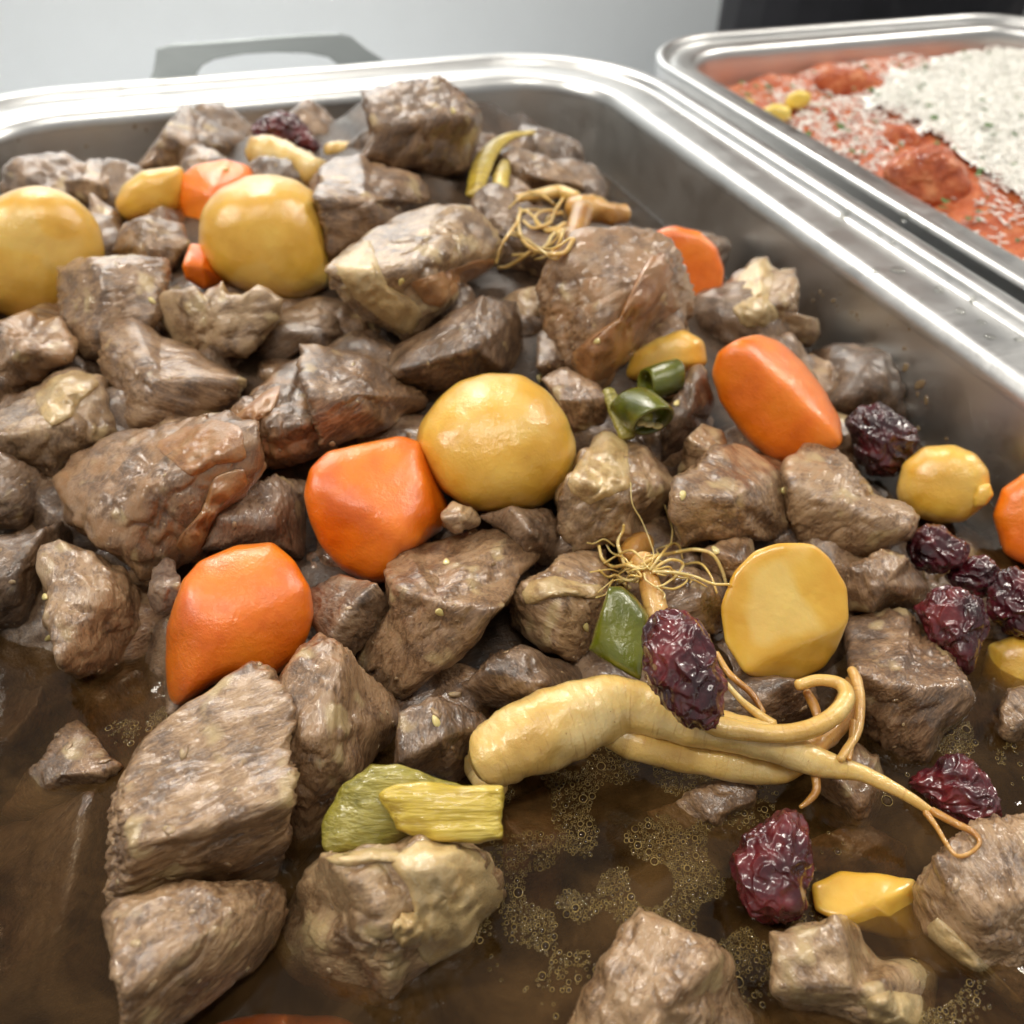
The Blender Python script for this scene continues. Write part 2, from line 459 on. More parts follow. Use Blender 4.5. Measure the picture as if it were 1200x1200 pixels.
def solid(name, label, cat, poly, mat, kind='meat', z=None, dz=0.0, near=0.0, depth=1.25, front=.72, p=6.2, facets=None,
          n=36, grain=None, group=None, smooth_deg=0, seed=None, parent=None, ridge=None, scale=1.0):
    """a closed piece of food: its outline as seen, its height from the heap, its own thickness and cut faces"""
    poly = np.array(poly, float)
    cpx = centroid(poly)
    zz = (heap_z(*cpx) if z is None else z) + dz
    c = on_z(cpx[0], cpx[1], zz)
    w = unit(EYE-c)
    c = c + w*near
    u = unit(np.cross([0, 0, 1], w)); v = np.cross(w, u)
    P = []
    for px, py in poly:
        d = ray(px, py); d = d*(((c-EYE)@w)/(d@w)); q = EYE+d-c
        P.append((q@u, q@v))
    P = np.array(P)*scale*(1.07 if kind in ('meat', 'soft') else 1.0)
    th = np.linspace(-math.pi, math.pi, 721)
    R = poly_radius(P, th)
    R = np.where(R <= 0, R[R > 0].min() if (R > 0).any() else .01, R)
    if smooth_deg:
        kk = int(smooth_deg*2); ker = np.hanning(2*kk+3); ker /= ker.sum()
        R = np.convolve(np.concatenate([R[-721+1:], R, R[1:]]), ker, 'same')[720:720+721]
    Rm = float(np.sqrt((R**2).mean())); Rmin = float(R.min())
    dirs, fc = cube_sphere(n)
    rho = np.hypot(dirs[:,0], dirs[:,1])+1e-9
    Rt = np.interp(np.arctan2(dirs[:,1], dirs[:,0]), th, R)
    rnd = np.random.default_rng(abs(hash(label)) % 99991 if seed is None else seed)
    rnd = np.random.default_rng(sum(ord(ch)*(i+3) for i, ch in enumerate(label)) if seed is None else seed)
    inv = (rho/Rt)**p
    tb = depth*Rm
    inv = inv + np.where(dirs[:,2] < 0, (-dirs[:,2]/tb), 0)**p
    B = np.stack([u, v, w], 1)                      # local -> world
    tf = front*Rm
    if facets is None:                              # a face looking up, one towards the viewer, one to a side
        side = rnd.choice([-1, 1])
        facets = [(unit([rnd.normal()*.25, -.12+rnd.normal()*.2, 1.0]), None, tf),
                  (unit([rnd.normal()*.35, -1.0, .15+rnd.normal()*.2]), None, tf),
                  (unit([side*1.0, -.5, .5+rnd.normal()*.3]), None, tf*1.12)]
    if facets == 'round':
        inv = inv + np.where(dirs[:,2] > 0, dirs[:,2]/tf, 0)**p
    else:
        inv = inv + np.where(dirs[:,2] > 0, dirs[:,2]/(tf*1.5), 0)**p
        for nv, at, t in facets:
            nl = B.T @ unit(nv)
            o = np.zeros(3)
            at = at or ridge
            if at is not None:
                d = ray(*at); d = d*(((c-EYE)@w)/(d@w)); o = B.T @ (EYE+d-c)
            pt = o + np.array([0, 0, t])
            h = max(nl @ pt, .25*Rmin)
            dd = dirs @ nl
            inv = inv + np.where(dd > 0, dd/h, 0)**p
    r = inv**(-1/p)
    L = dirs*r[:,None]                              # in u,v,w
    # rounding the edges has drawn the outline in: let it out again to the size seen
    for _ in range(2):
        tv = np.arctan2(L[:,1], L[:,0]); rv = np.hypot(L[:,0], L[:,1]); nb = 72
        bi = ((tv+math.pi)/(2*math.pi)*nb).astype(int) % nb
        got = np.zeros(nb); np.maximum.at(got, bi, rv)
        tc = -math.pi+(np.arange(nb)+.5)*2*math.pi/nb
        want = np.interp(tc, th, R)
        ratio = np.clip(want/np.maximum(got, 1e-6), .9, 1.7)
        ratio = np.convolve(np.concatenate([ratio[-2:], ratio, ratio[:2]]), [.1, .2, .4, .2, .1], 'valid')
        kx = np.interp(tv, np.concatenate([[tc[-1]-2*math.pi], tc, [tc[0]+2*math.pi]]), np.concatenate([[ratio[-1]], ratio, [ratio[0]]]))
        L[:,0] *= kx; L[:,1] *= kx
    # frame of the thing: x along the grain
    ga = math.radians(grain) if grain is not None else rnd.uniform(0, math.pi)
    gx = unit(math.cos(ga)*u + math.sin(ga)*v + (rnd.uniform(-.4, .4) if grain is None else 0)*w)
    gz = unit(np.cross(gx, v+.3*w)); gy = np.cross(gz, gx)
    Q = np.stack([gx, gy, gz], 1)
    loc = (L @ B.T) @ Q
    sd = rnd.uniform(0, 100, 3)
    k = min(1.3, max(.45, Rm/.016))
    d = displace(kind, loc*1000+sd, k)*.001
    if kind == 'meat':                              # fibres of uneven length: ragged ends across the grain
        q = loc*1000+sd; ends = np.clip(np.abs(loc[:,0])/(.75*np.abs(loc[:,0]).max()), 0, 1)**2
        rag = fbm(np.stack([q[:,1]/1.7, q[:,2]/1.7, q[:,0]*.04], 1), 2)
        loc[:,0] += np.sign(loc[:,0])*ends*rag*.0011*k
    if n < 30: d = d*.8
    loc = loc + unit_rows(loc)*d[:,None]
    me = mesh_np(name, loc, fc)
    if kind in ('meat', 'soft'): blotches(me, loc*1000+sd)
    mw = Matrix([[*Q[i], c[i]] for i in range(3)] + [[0,0,0,1]])
    o = link(name, me, mat, parent, mw)
    if parent is None: tag(o, label, cat, group)
    return o
def unit_rows(a): return a/np.linalg.norm(a, axis=1)[:, None]

def catmull(P, m=8):
    P = np.array(P, float); Q = np.vstack([2*P[0]-P[1], P, 2*P[-1]-P[-2]])
    out = []
    for i in range(1, len(Q)-2):
        a, b, c, d = Q[i-1:i+3]
        for t in np.linspace(0, 1, m, endpoint=False):
            out.append(.5*((2*b)+(-a+c)*t+(2*a-5*b+4*c-d)*t*t+(-a+3*b-3*c+d)*t**3))
    out.append(Q[-2]); return np.array(out)
def tube(name, pts, rad, mat, parent=None, seg=14, m=8, amp=.06, freq=250, rings=0, flat=1.0, cap=True):
    """tapering tube through world points"""
    S = catmull(np.hstack([np.array(pts, float), np.array(rad, float)[:, None]]), m)
    P, R = S[:,:3], np.maximum(S[:,3], 1e-5)
    T = np.gradient(P, axis=0); T = unit_rows(T)
    up = np.cross(T[0], [0, 0, 1.0]); 
    if np.linalg.norm(up) < 1e-3: up = np.array([1.0, 0, 0])
    up = unit(up); U = []
    for t in T:
        up = unit(up-t*(up@t)); U.append(up)
    U = np.array(U); W = np.cross(T, U)
    a = np.linspace(0, 2*math.pi, seg, endpoint=False)
    V = P[:,None,:] + (np.cos(a)[None,:,None]*U[:,None,:] + flat*np.sin(a)[None,:,None]*W[:,None,:])*R[:,None,None]
    nrm = np.cos(a)[None,:,None]*U[:,None,:] + np.sin(a)[None,:,None]*W[:,None,:]
    q = V.reshape(-1, 3)
    dn = amp*fbm(q*freq+np.array([3.1, 7.7, 1.9]), 3)
    if rings:
        arc = np.concatenate([[0], np.cumsum(np.linalg.norm(np.diff(P, axis=0), axis=1))])
        wob = perlin(q*120)*.9
        ph = (np.repeat(arc, seg)*rings)+wob
        dn = dn - .030*np.clip(np.cos(ph*2*math.pi)-.7, 0, 1)/.3*np.clip(.5+perlin(q*90+9), 0, 1)
    V = (q + nrm.reshape(-1, 3)*(dn*np.repeat(R, seg))[:,None]).reshape(len(P), seg, 3)
    verts = V.reshape(-1, 3)
    i, j = np.meshgrid(np.arange(len(P)-1), np.arange(seg), indexing='ij')
    f = np.stack([i*seg+j, (i+1)*seg+j, (i+1)*seg+(j+1)%seg, i*seg+(j+1)%seg], -1).reshape(-1, 4)
    if cap:
        n0 = len(verts)
        c0 = P[0]-T[0]*R[0]*.45; c1 = P[-1]+T[-1]*R[-1]*.6
        e0 = P[0]-T[0]*R[0]*.32+(V[0]-P[0])*.72; e1 = P[-1]+T[-1]*R[-1]*.4+(V[-1]-P[-1])*.7
        verts = np.vstack([verts, e0, e1, c0[None], c1[None]])
        jj = np.arange(seg); jn = (jj+1) % seg
        b1 = (len(P)-1)*seg
        f = np.vstack([f, np.stack([n0+jj, jj, jn, n0+jn], 1), np.stack([b1+jj, n0+seg+jj, n0+seg+jn, b1+jn], 1),
                       np.stack([np.full(seg, n0+2*seg), n0+jj, n0+jn, n0+jn], 1)[:, [0,1,2,2]][:0] if False else np.empty((0,4), int)])
        tri = np.vstack([np.stack([np.full(seg, n0+2*seg), n0+jj, n0+jn], 1), np.stack([np.full(seg, n0+2*seg+1), n0+seg+jn, n0+seg+jj], 1)])
        fs = [tuple(x) for x in f.tolist()]+[tuple(x) for x in tri.tolist()]
    else:
        fs = [tuple(x) for x in f.tolist()]
    org = parent.location if parent is not None else Vector(P[len(P)//2])
    verts = verts-np.array(org)
    me = bpy.data.meshes.new(name); me.from_pydata(verts.tolist(), [], fs)
    me.polygons.foreach_set('use_smooth', np.ones(len(me.polygons), dtype=bool)); me.update()
    arc_ = np.concatenate([[0], np.cumsum(np.linalg.norm(np.diff(P, axis=0), axis=1))])*1000
    al = np.repeat(arc_, seg); al = np.concatenate([al, np.zeros(len(verts)-len(al))+arc_[-1]])
    me.attributes.new('along', 'FLOAT', 'POINT').data.foreach_set('value', al.astype(np.float32))
    o = link(name, me, mat, parent)
    if parent is None: o.location = org
    return o

# ------------------------------------------------------------------ setting
def box_mesh(name, x0, x1, y0, y1, z0, z1):
    v = np.array([(x, y, z) for x in (x0, x1) for y in (y0, y1) for z in (z0, z1)])
    f = np.array([(0,1,3,2),(4,6,7,5),(0,4,5,1),(2,3,7,6),(0,2,6,4),(1,5,7,3)])
    return mesh_np(name, v, f, False)
TABLE = -0.104
struct(link('floor', box_mesh('floor', -4, 4, -3, 5, -.96, -.94), 'floor'))
struct(link('wall', box_mesh('wall', -4, 4, 2.90, 2.95, -.94, 2.2), 'wall'))
tab = tag(empty('serving_table', (.25, .2, -.94)), 'serving table under a white cloth beneath the steel pans', 'table')
def child_box(name, x0, x1, y0, y1, z0, z1, mat, par):
    o = link(name, box_mesh(name, x0-par.location.x, x1-par.location.x, y0-par.location.y, y1-par.location.y, z0-par.location.z, z1-par.location.z), mat, par)
    return o
child_box('tablecloth', -.9, 1.3, -.25, .66, TABLE-.03, TABLE, 'cloth', tab)
for x in (-.82, 1.18):
    for y in (-.18, .58): child_box('leg', x, x+.05, y, y+.05, -.94, TABLE-.03, 'steel', tab)

# ------------------------------------------------------------------ steel pans
def rrect(x0, x1, y0, y1, o, r0, k=14):
    r = max(r0+o, .004); x0 -= o; x1 += o; y0 -= o; y1 += o
    pts = []
    for cx, cy, a0 in ((x1-r, y1-r, 0), (x0+r, y1-r, 90), (x0+r, y0+r, 180), (x1-r, y0+r, 270)):
        for t in np.linspace(0, 90, k):
            a = math.radians(a0+t); pts.append((cx+r*math.cos(a), cy+r*math.sin(a)))
    # sample the straight runs too
    out = []
    for i, p in enumerate(pts):
        out.append(p)
        q = pts[(i+1) % len(pts)]
        if (i+1) % k == 0:
            for t in np.linspace(0, 1, 14)[1:-1]: out.append((p[0]+(q[0]-p[0])*t, p[1]+(q[1]-p[1])*t))
    return out
def loft(name, rect, prof, r0, mat, parent, fill=False):
    rings = [rrect(*rect, o, r0) for o, z in prof]
    n = len(rings[0])
    V = [(x, y, z) for ring, (o, z) in zip(rings, prof) for x, y in ring]
    Fs = []
    for i in range(len(prof)-1):
        for j in range(n):
            Fs.append((i*n+j, i*n+(j+1) % n, (i+1)*n+(j+1) % n, (i+1)*n+j))
    if fill: Fs.append(tuple(range(n-1, -1, -1)))
    V = np.array(V)-np.array(parent.location)
    me = bpy.data.meshes.new(name); me.from_pydata(V.tolist(), [], Fs)
    me.polygons.foreach_set('use_smooth', np.ones(len(me.polygons), dtype=bool)); me.update()
    o = link(name, me, mat, parent); return o
def arc(c, r, a0, a1, k):
    return [(c[0]+r*math.cos(math.radians(a)), c[1]+r*math.sin(math.radians(a))) for a in np.linspace(a0, a1, k)]
def steel_pan(label, rect, r0, s, base_z=TABLE):
    t = tag(empty('steel_pan', ((rect[0]+rect[1])/2, (rect[2]+rect[3])/2, base_z)), label, 'pan')
    bz = base_z+.003
    basin = [(-.050, bz), (-.032, bz)] + arc((-.030, bz+.016), .016, -90, 0, 7)[1:-1]
    w0 = basin[-1]
    for k in np.linspace(0, 1, 12)[1:]:
        basin.append((w0[0]+(-.0035-w0[0])*k, w0[1]+(-.007-w0[1])*k))
    loft('basin', rect, basin, r0, 'steel', t, True)
    rim = [(-.0036, -.0072)] + [(-.0036+(1-math.cos(math.radians(a)))*.0075*s, -.0072+math.sin(math.radians(a))*.0072) for a in np.linspace(12, 90, 7)]
    rim += [(.010*s, .0003), (.017*s, .0004), (.0184*s, 0.), (.0190*s, -.0006), (.0200*s, -.0006), (.0208*s, 0.0002), (.0222*s, .0014)]
    rim += [(.0272*s+.0050*s*math.cos(math.radians(a)), .0012+.0026*math.sin(math.radians(a))) for a in np.linspace(165, -30, 12)]
    rim += [(.0315*s, -.005), (.030*s, -.0075), (.012*s, -.0085), (.002, -.011), (-.0005, -.016)]
    rm = loft('rim', rect, rim, r0, 'steel_rim', t)
    shell = [(-.0025, -.010)] + [(o+.0012, z) for o, z in basin[::-1][1:]] ; shell = [(o, max(z-.0012, base_z+.0006)) for o, z in shell]
    loft('outer_shell', rect, shell, r0, 'steel', t)
    return t, rm
MAIN = (-.074, .2435, -.055, .5075)
SIDE = (.3065, .580, -.03, .5270)
pan1, rim1 = steel_pan('deep stainless steel pan filled with braised beef stew', MAIN, .050, 1.0)
pan2, rim2 = steel_pan('stainless steel pan of cheese-topped pasta in tomato sauce', SIDE, .042, .66)
# handle on the far end of the stew pan: a flat cut strap that leans outwards
def px_on_y(px, py, y):
    d = ray(px, py); return EYE + d*((y-EYE[1])/d[1])
def plate(name, outer, inner, thick, mat, parent, back):
    n = len(outer); V = []
    for k in (0, 1):
        for P in (outer, inner): V += [np.array(q)+np.array(back)*k*thick for q in P]
    Fs = []
    for i in range(n-1):
        Fs += [(i, i+1, n+i+1, n+i), (2*n+i+1, 2*n+i, 3*n+i, 3*n+i+1), (i+1, i, 2*n+i, 2*n+i+1), (n+i, n+i+1, 3*n+i+1, 3*n+i)]
    Fs += [(0, n, 3*n, 2*n), (n-1, 2*n-1+2*n-0-n+n-2*n+0 if False else 3*n-1, 4*n-1, 2*n-1)]
    V = np.array(V)-np.array(parent.location)
    me = bpy.data.meshes.new(name); me.from_pydata(V.tolist(), [], Fs); me.update()
    o = link(name, me, mat, parent)
    bv = o.modifiers.new('bevel', 'BEVEL'); bv.width = .0006; bv.segments = 2
    return o
HY = .543
ho = [(172,102),(180,85),(184,58),(200,53),(250,50),(300,46),(350,42),(398,40),(412,43),(430,58),(452,72),(480,80)]
hi = [(222,100),(228,95),(232,85),(238,77),(252,70),(285,64),(320,62),(360,63),(385,68),(396,76),(400,84),(402,90)]
outer = [px_on_y(x, y, HY+.012*(95-y)/50) for x, y in ho]; inner = [px_on_y(x, y, HY+.012*(95-y)/50) for x, y in hi]
plate('handle', outer, inner, .0018, 'steel_handle', pan1, (0, 1, .2))

# ------------------------------------------------------------------ broth
def broth():
    x0, x1, y0, y1 = MAIN
    prof = [(-.0075, SOUP), (-.012, SOUP-.012), (-.018, SOUP-.035), (-.030, TABLE+.008)]
    rings = [rrect(*MAIN, o, .050) for o, z in prof]
    n = len(rings[0])
    ctr = np.array([(x0+x1)/2, (y0+y1)/2])
    V, Fs = [], []
    # top: concentric rings with a meniscus at the edge
    ks = [0.02, .15, .3, .45, .6, .75, .88, .96, .985, 1.0]
    for k in ks:
        for x, y in rings[0]:
            q = ctr+(np.array([x, y])-ctr)*k
            V.append((q[0], q[1], SOUP+(.0003 if k == 1 else 0)))
    for i in range(len(ks)-1):
        for j in range(n): Fs.append((i*n+j, (i+1)*n+j, (i+1)*n+(j+1) % n, i*n+(j+1) % n))
    Fs.append(tuple(range(n)))
    b = (len(ks)-1)*n
    for i, (o, z) in enumerate(prof[1:]):
        for x, y in rings[i+1]: V.append((x, y, z))
        a, c = b+i*n, b+(i+1)*n
        for j in range(n): Fs.append((a+j, c+j, c+(j+1) % n, a+(j+1) % n))
    last = b+(len(prof)-1)*n
    Fs.append(tuple(range(last+n-1, last-1, -1)))
    me = bpy.data.meshes.new('broth'); me.from_pydata(V, [], Fs)
    me.polygons.foreach_set('use_smooth', np.ones(len(me.polygons), dtype=bool)); me.update()
    return me
br = link('broth', broth(), 'broth')
tag(br, 'dark brown oily soy broth pooled around the beef', 'broth'); br['kind'] = 'stuff'

# ------------------------------------------------------------------ beef
BG = 'braised beef pieces heaped in the steel pan'
def beef(label, poly, mat='meat', **kw):
    return solid('beef_chunk', label, 'beef', poly, mat, group=BG, **kw)
exec_list = []
beef('pointed brown beef piece against the far pan wall beside the wrinkled jujube', [(160,197),(187,163),(207,133),(220,123),(240,137),(287,160),(293,170),(290,195),(215,205)])
beef('small knobbly beef piece behind the whole potato, close to the far wall', [(97,207),(100,190),(117,185),(127,193),(153,193),(157,207),(140,230),(110,240),(80,227),(77,212)], 'tan', n=28)
beef('narrow beef sliver wedged between whole potato and small yellow potato', [(105,225),(147,258),(143,285),(120,295),(105,270)], 'meat', n=24, dz=-.004)
beef('short gristly beef piece tucked under the small yellow potato', [(130,295),(147,263),(163,257),(187,257),(213,263),(218,285),(205,310),(190,322),(150,310)], 'tan', n=30)
beef('square-cut grey beef cube leaning on the whole potato', [(66,313),(100,305),(150,300),(196,307),(197,335),(185,370),(165,400),(120,420),(82,415),(74,370)], 'meat', near=.003, grain=10)
beef('ragged pale beef scrap with yellow fat under the two-tone potato', [(188,350),(200,340),(230,337),(240,347),(260,333),(267,347),(287,350),(297,335),(326,353),(322,375),(305,398),(285,415),(250,410),(222,415),(200,405),(190,385)], 'fat', kind='soft', near=.003)
beef('lumpy beef piece against the pan wall below the whole potato', [(-20,380),(33,367),(45,375),(68,372),(83,400),(80,425),(45,440),(30,450),(0,475),(-25,440)], 'gel', kind='soft')
beef('broad flat beef slice lying under the grey beef cube', [(115,385),(155,368),(190,395),(230,410),(285,445),(268,475),(230,492),(195,497),(160,500),(140,492),(130,455),(118,420)], 'meat', grain=-30, dz=-.001)
beef('gristly beef lump with torn pale fibres beside the broad flat slice', [(-20,505),(0,488),(33,460),(60,437),(87,432),(113,437),(123,450),(127,473),(140,493),(137,507),(110,520),(80,540),(62,562),(35,550),(0,538)], 'fat', kind='soft')
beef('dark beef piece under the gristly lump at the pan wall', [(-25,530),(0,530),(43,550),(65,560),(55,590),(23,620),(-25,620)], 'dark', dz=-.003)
beef('large gelatinous rib-end beef lump with a grey bone ring', [(62,560),(80,533),(115,515),(147,500),(187,497),(220,490),(262,485),(290,500),(300,550),(285,580),(262,595),(245,622),(240,650),(215,655),(200,675),(165,670),(140,650),(105,632),(75,612)], 'gel', kind='soft', n=52, near=.004, front=.6)
beef('amber tendon strip stretching between the rib end and carrot', [(255,490),(290,465),(325,428),(352,418),(365,450),(375,500),(395,525),(360,540),(315,545),(280,572),(255,545)], 'gel', kind='soft', n=40, near=.001)
beef('dark tendon knob touching the tapered carrot', [(173,697),(180,668),(192,655),(204,660),(213,693),(203,709),(183,718)], 'knob', kind='soft', n=24, near=.008)
beef('folded rounded beef piece with a glossy membrane beside the tapered carrot', [(47,670),(53,647),(73,640),(110,650),(147,677),(167,703),(187,720),(194,735),(190,763),(150,783),(127,790),(93,790),(73,777),(57,733),(55,700)], 'tan', kind='soft', n=46, near=.004, front=.62)
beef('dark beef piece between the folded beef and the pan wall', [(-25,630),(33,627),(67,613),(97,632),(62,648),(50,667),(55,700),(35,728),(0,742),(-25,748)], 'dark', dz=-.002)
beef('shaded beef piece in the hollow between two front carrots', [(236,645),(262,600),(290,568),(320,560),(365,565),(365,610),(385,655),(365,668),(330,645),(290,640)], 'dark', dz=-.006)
beef('slab of grey beef with a fatty corner resting over the carrot', [(350,403),(375,402),(400,410),(433,418),(460,440),(507,465),(495,480),(470,490),(440,510),(400,520),(378,521),(368,480),(352,430)], 'meat', near=.007, n=46, grain=25, front=.5)
beef('small dark beef piece pressed beneath the round carrot', [(362,690),(400,675),(440,685),(460,710),(440,742),(415,765),(380,755),(366,725)], 'dark', dz=-.003)
beef('long streaky beef block with yellow fat edge behind the centre', [(388,312),(400,300),(430,275),(477,248),(510,237),(550,240),(567,253),(585,270),(590,300),(577,318),(540,337),(513,370),(493,393),(475,400),(445,375),(415,350),(395,330)], 'fat', n=52, grain=35, near=.006)
beef('beef chunk propping up the topmost cube beside the two-tone potato', [(376,195),(390,185),(423,180),(437,193),(473,197),(493,207),(512,235),(477,252),(440,280),(415,290),(390,303),(380,270),(374,235)], 'meat', n=42, near=.003)
beef('topmost beef cube crowning the heap with one sesame seed', [(428,108),(467,100),(513,92),(525,100),(543,113),(563,133),(563,150),(550,197),(540,203),(500,200),(457,192),(427,182),(440,157),(433,130)], 'meat', n=44, p=8, near=.003, facets=[(unit([.05,-.3,.95]), (495,128), .012), (unit([.12,-1.0,.02]), (495,150), .016), (unit([.9,-.3,.3]), (535,150), .012)])
beef('curled skin-on beef piece at the back beside the pooled corner broth', [(585,180),(600,172),(627,180),(647,187),(677,207),(684,225),(633,230),(600,232),(585,205)], 'tan', n=34, kind='soft')
beef('small brown beef flap under a yellow scallion curl', [(588,172),(600,158),(625,152),(631,178),(610,186),(590,186)], 'tan', n=24, near=-.004)
beef('bluish grey beef piece beneath looping ginseng rootlets', [(548,245),(567,220),(583,216),(600,225),(613,247),(647,267),(660,283),(652,312),(627,332),(613,347),(587,342),(578,320),(585,280)], 'dark', n=40, near=-.006, depth=.7)
beef('big beef cube coated with amber tendon jelly', [(635,340),(655,300),(677,275),(700,268),(740,266),(770,275),(797,297),(812,330),(818,370),(795,388),(760,400),(735,428),(715,450),(690,455),(665,425),(645,390)], 'gel', n=52, near=.004, front=.62)
beef('rounded dark beef piece in the gap behind the centre potato', [(452,412),(500,385),(530,365),(560,347),(590,352),(615,370),(634,400),(634,438),(615,450),(560,445),(510,458),(470,445)], 'dark', n=40)
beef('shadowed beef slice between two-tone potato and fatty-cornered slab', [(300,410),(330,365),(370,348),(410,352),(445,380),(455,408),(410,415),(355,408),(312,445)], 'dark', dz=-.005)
beef('craggy beef piece by the right pan wall behind the faceted carrot', [(825,375),(845,345),(863,322),(880,302),(900,298),(908,315),(930,316),(934,345),(932,367),(958,372),(961,390),(950,408),(915,405),(870,400),(838,402)], 'fat', kind='soft', n=42)
beef('narrow beef piece between centre potato and jelly-coated cube', [(635,445),(665,432),(700,452),(713,470),(707,495),(690,515),(670,510),(655,475)], 'meat', n=30, dz=-.002)
beef('craggy fat-topped beef chunk beside the centre potato', [(665,560),(690,520),(710,500),(733,513),(760,523),(773,540),(797,567),(793,587),(777,600),(750,633),(717,632),(677,642),(658,615),(655,587)], 'fat', kind='soft', n=46, near=.002)
beef('crumbly brown beef chunk below the faceted carrot', [(795,560),(817,547),(840,523),(867,520),(890,533),(913,547),(927,587),(933,617),(913,632),(867,632),(833,630),(803,640),(792,600)], 'tan', n=46, near=.003)
beef('upright bone-like dark beef piece beside the chilli rings', [(785,480),(800,450),(812,430),(833,428),(840,450),(836,475),(815,512),(797,535),(775,545),(778,505)], 'dark', kind='soft', n=34)
beef('little yellowish gristle lump between two brown chunks', [(795,555),(805,515),(822,497),(845,505),(852,520),(840,530),(818,548)], 'fat', kind='soft', n=26, near=.003)
beef('layered beef chunk standing in front of the jujube and whole pale potato', [(920,555),(940,518),(960,508),(980,527),(1000,543),(1013,563),(1020,580),(1060,590),(1070,605),(1063,630),(1040,642),(1030,652),(1007,655),(980,650),(940,640),(928,610)], 'tan', n=48, near=.003, grain=60)
beef('flat beef piece half hidden under the layered chunk', [(995,668),(1035,645),(1060,652),(1090,690),(1075,712),(1033,716),(995,716)], 'meat', n=30)
beef('wide cut beef slice with a dark band beside the jujubes', [(993,720),(1045,709),(1070,714),(1083,743),(1120,770),(1138,815),(1130,837),(1107,860),(1087,893),(1057,899),(1033,882),(1010,853),(998,800),(992,760)], 'meat', n=48, near=.003, grain=75)
beef('beef chunk half cut off beyond the oval jujubes by the right wall', [(1173,832),(1183,810),(1212,803),(1230,850),(1212,892),(1187,878),(1173,858)], 'tan', n=28)
beef('large angular beef piece standing beneath the centre potato', [(453,618),(463,622),(490,634),(523,628),(560,617),(600,615),(627,633),(640,650),(613,675),(590,710),(560,735),(540,762),(520,782),(490,805),(470,817),(440,812),(413,782),(420,757),(440,730),(458,712),(450,670)], 'meat', n=56, near=.006, grain=50, front=.5)
beef('fat-ribboned beef piece next to the green chilli tube', [(598,703),(613,683),(640,673),(655,653),(680,643),(707,645),(714,667),(714,695),(697,735),(692,762),(677,775),(633,760),(600,735)], 'tan', n=42)
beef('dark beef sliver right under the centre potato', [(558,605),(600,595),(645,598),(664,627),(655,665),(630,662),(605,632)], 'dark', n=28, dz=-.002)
beef('tiny pale gristle bit between carrot and centre potato', [(518,600),(530,588),(557,598),(562,615),(535,626),(520,617)], 'fat', kind='soft', n=20, near=.005)
beef('wet dark beef slice just above the ginseng body', [(548,803),(580,770),(615,762),(655,772),(682,785),(690,808),(655,830),(600,835),(562,825)], 'dark', n=32, dz=-.004)
beef('dark beef scrap behind the tangled rootlets', [(770,695),(798,665),(840,672),(856,695),(850,735),(825,745),(785,725)], 'dark', n=30, dz=-.003)
beef('brown beef edge peeking out above the flat potato slice', [(825,645),(860,628),(900,632),(905,655),(870,675),(845,685),(825,668)], 'meat', n=28, dz=-.003)
beef('dark beef piece behind the jujube and curled root', [(835,800),(880,790),(950,800),(960,830),(930,850),(880,850),(840,840)], 'dark', n=28, dz=-.008)
beef('largest beef block with pale grained top rising from the broth', [(262,792),(293,777),(312,785),(328,802),(350,845),(336,870),(334,905),(331,940),(333,985),(332,1010),(325,1037),(310,1058),(270,1063),(220,1060),(160,1075),(140,1070),(125,1048),(128,1010),(130,970),(133,950),(155,895),(180,860),(205,835)], 'tan', n=72, near=.012, grain=5, p=16, depth=1.0,
     facets=[(unit([.02,-.10,1.0]), (240,968), .012), (unit([.05,-1.0,-.05]), (240,968), .012), (unit([-.9,-.3,.5]), (140,960), .006)])
beef('lower beef slab under the largest block, showing torn grain', [(128,1075),(140,1055),(200,1042),(227,1038),(300,1035),(328,1035),(336,1070),(322,1110),(299,1140),(277,1150),(233,1180),(205,1205),(180,1220),(152,1205),(146,1165),(138,1130)], 'tan', n=56, near=.003, grain=20)
beef('grained beef piece pressed against the largest block', [(325,805),(348,760),(375,748),(400,760),(430,790),(470,815),(477,840),(462,870),(425,900),(403,920),(388,960),(367,1000),(345,1028),(332,1005),(332,940),(330,890),(340,850)], 'meat', n=52, near=.002, grain=70)
beef('dark wet beef piece between ginseng end and scallion', [(470,838),(513,818),(540,828),(567,838),(575,855),(558,868),(553,902),(533,920),(500,915),(468,892)], 'dark', n=36, near=-.004)
beef('beef chunk with wavy yellow fat cap beside the scallion', [(378,1005),(410,1003),(450,997),(487,985),(540,986),(567,1003),(583,1030),(593,1050),(587,1067),(570,1083),(560,1120),(533,1130),(513,1133),(490,1147),(470,1170),(440,1182),(390,1177),(345,1162),(320,1135),(316,1090),(335,1060),(355,1030)], 'fat', n=64, kind='soft', near=.006, grain=15)
beef('half-sunk pointed beef piece beside the largest block', [(0,955),(30,907),(50,890),(63,857),(90,843),(107,860),(127,887),(140,897),(110,927),(60,955),(30,965)], 'meat', n=36, z=-.037, front=.4)
beef('drowned flat beef slab under the glossy broth beside the largest block', [(-25,975),(40,960),(110,935),(150,960),(150,1050),(160,1130),(170,1215),(60,1240),(-25,1240)], 'dark', n=40, z=-.052, front=.35)
beef('drowned beef piece under the broth behind the half-sunk point', [(-20,800),(60,780),(110,800),(120,840),(60,860),(20,900),(-20,900)], 'dark', n=26, z=-.051, front=.35)
beef('front beef piece with a rough pale ridge rising from bubbly broth', [(655,1215),(690,1170),(717,1120),(737,1090),(753,1075),(773,1083),(800,1095),(833,1112),(867,1147),(887,1172),(915,1210),(880,1250),(780,1260),(680,1250)], 'tan', n=50, near=.004, kind='soft')
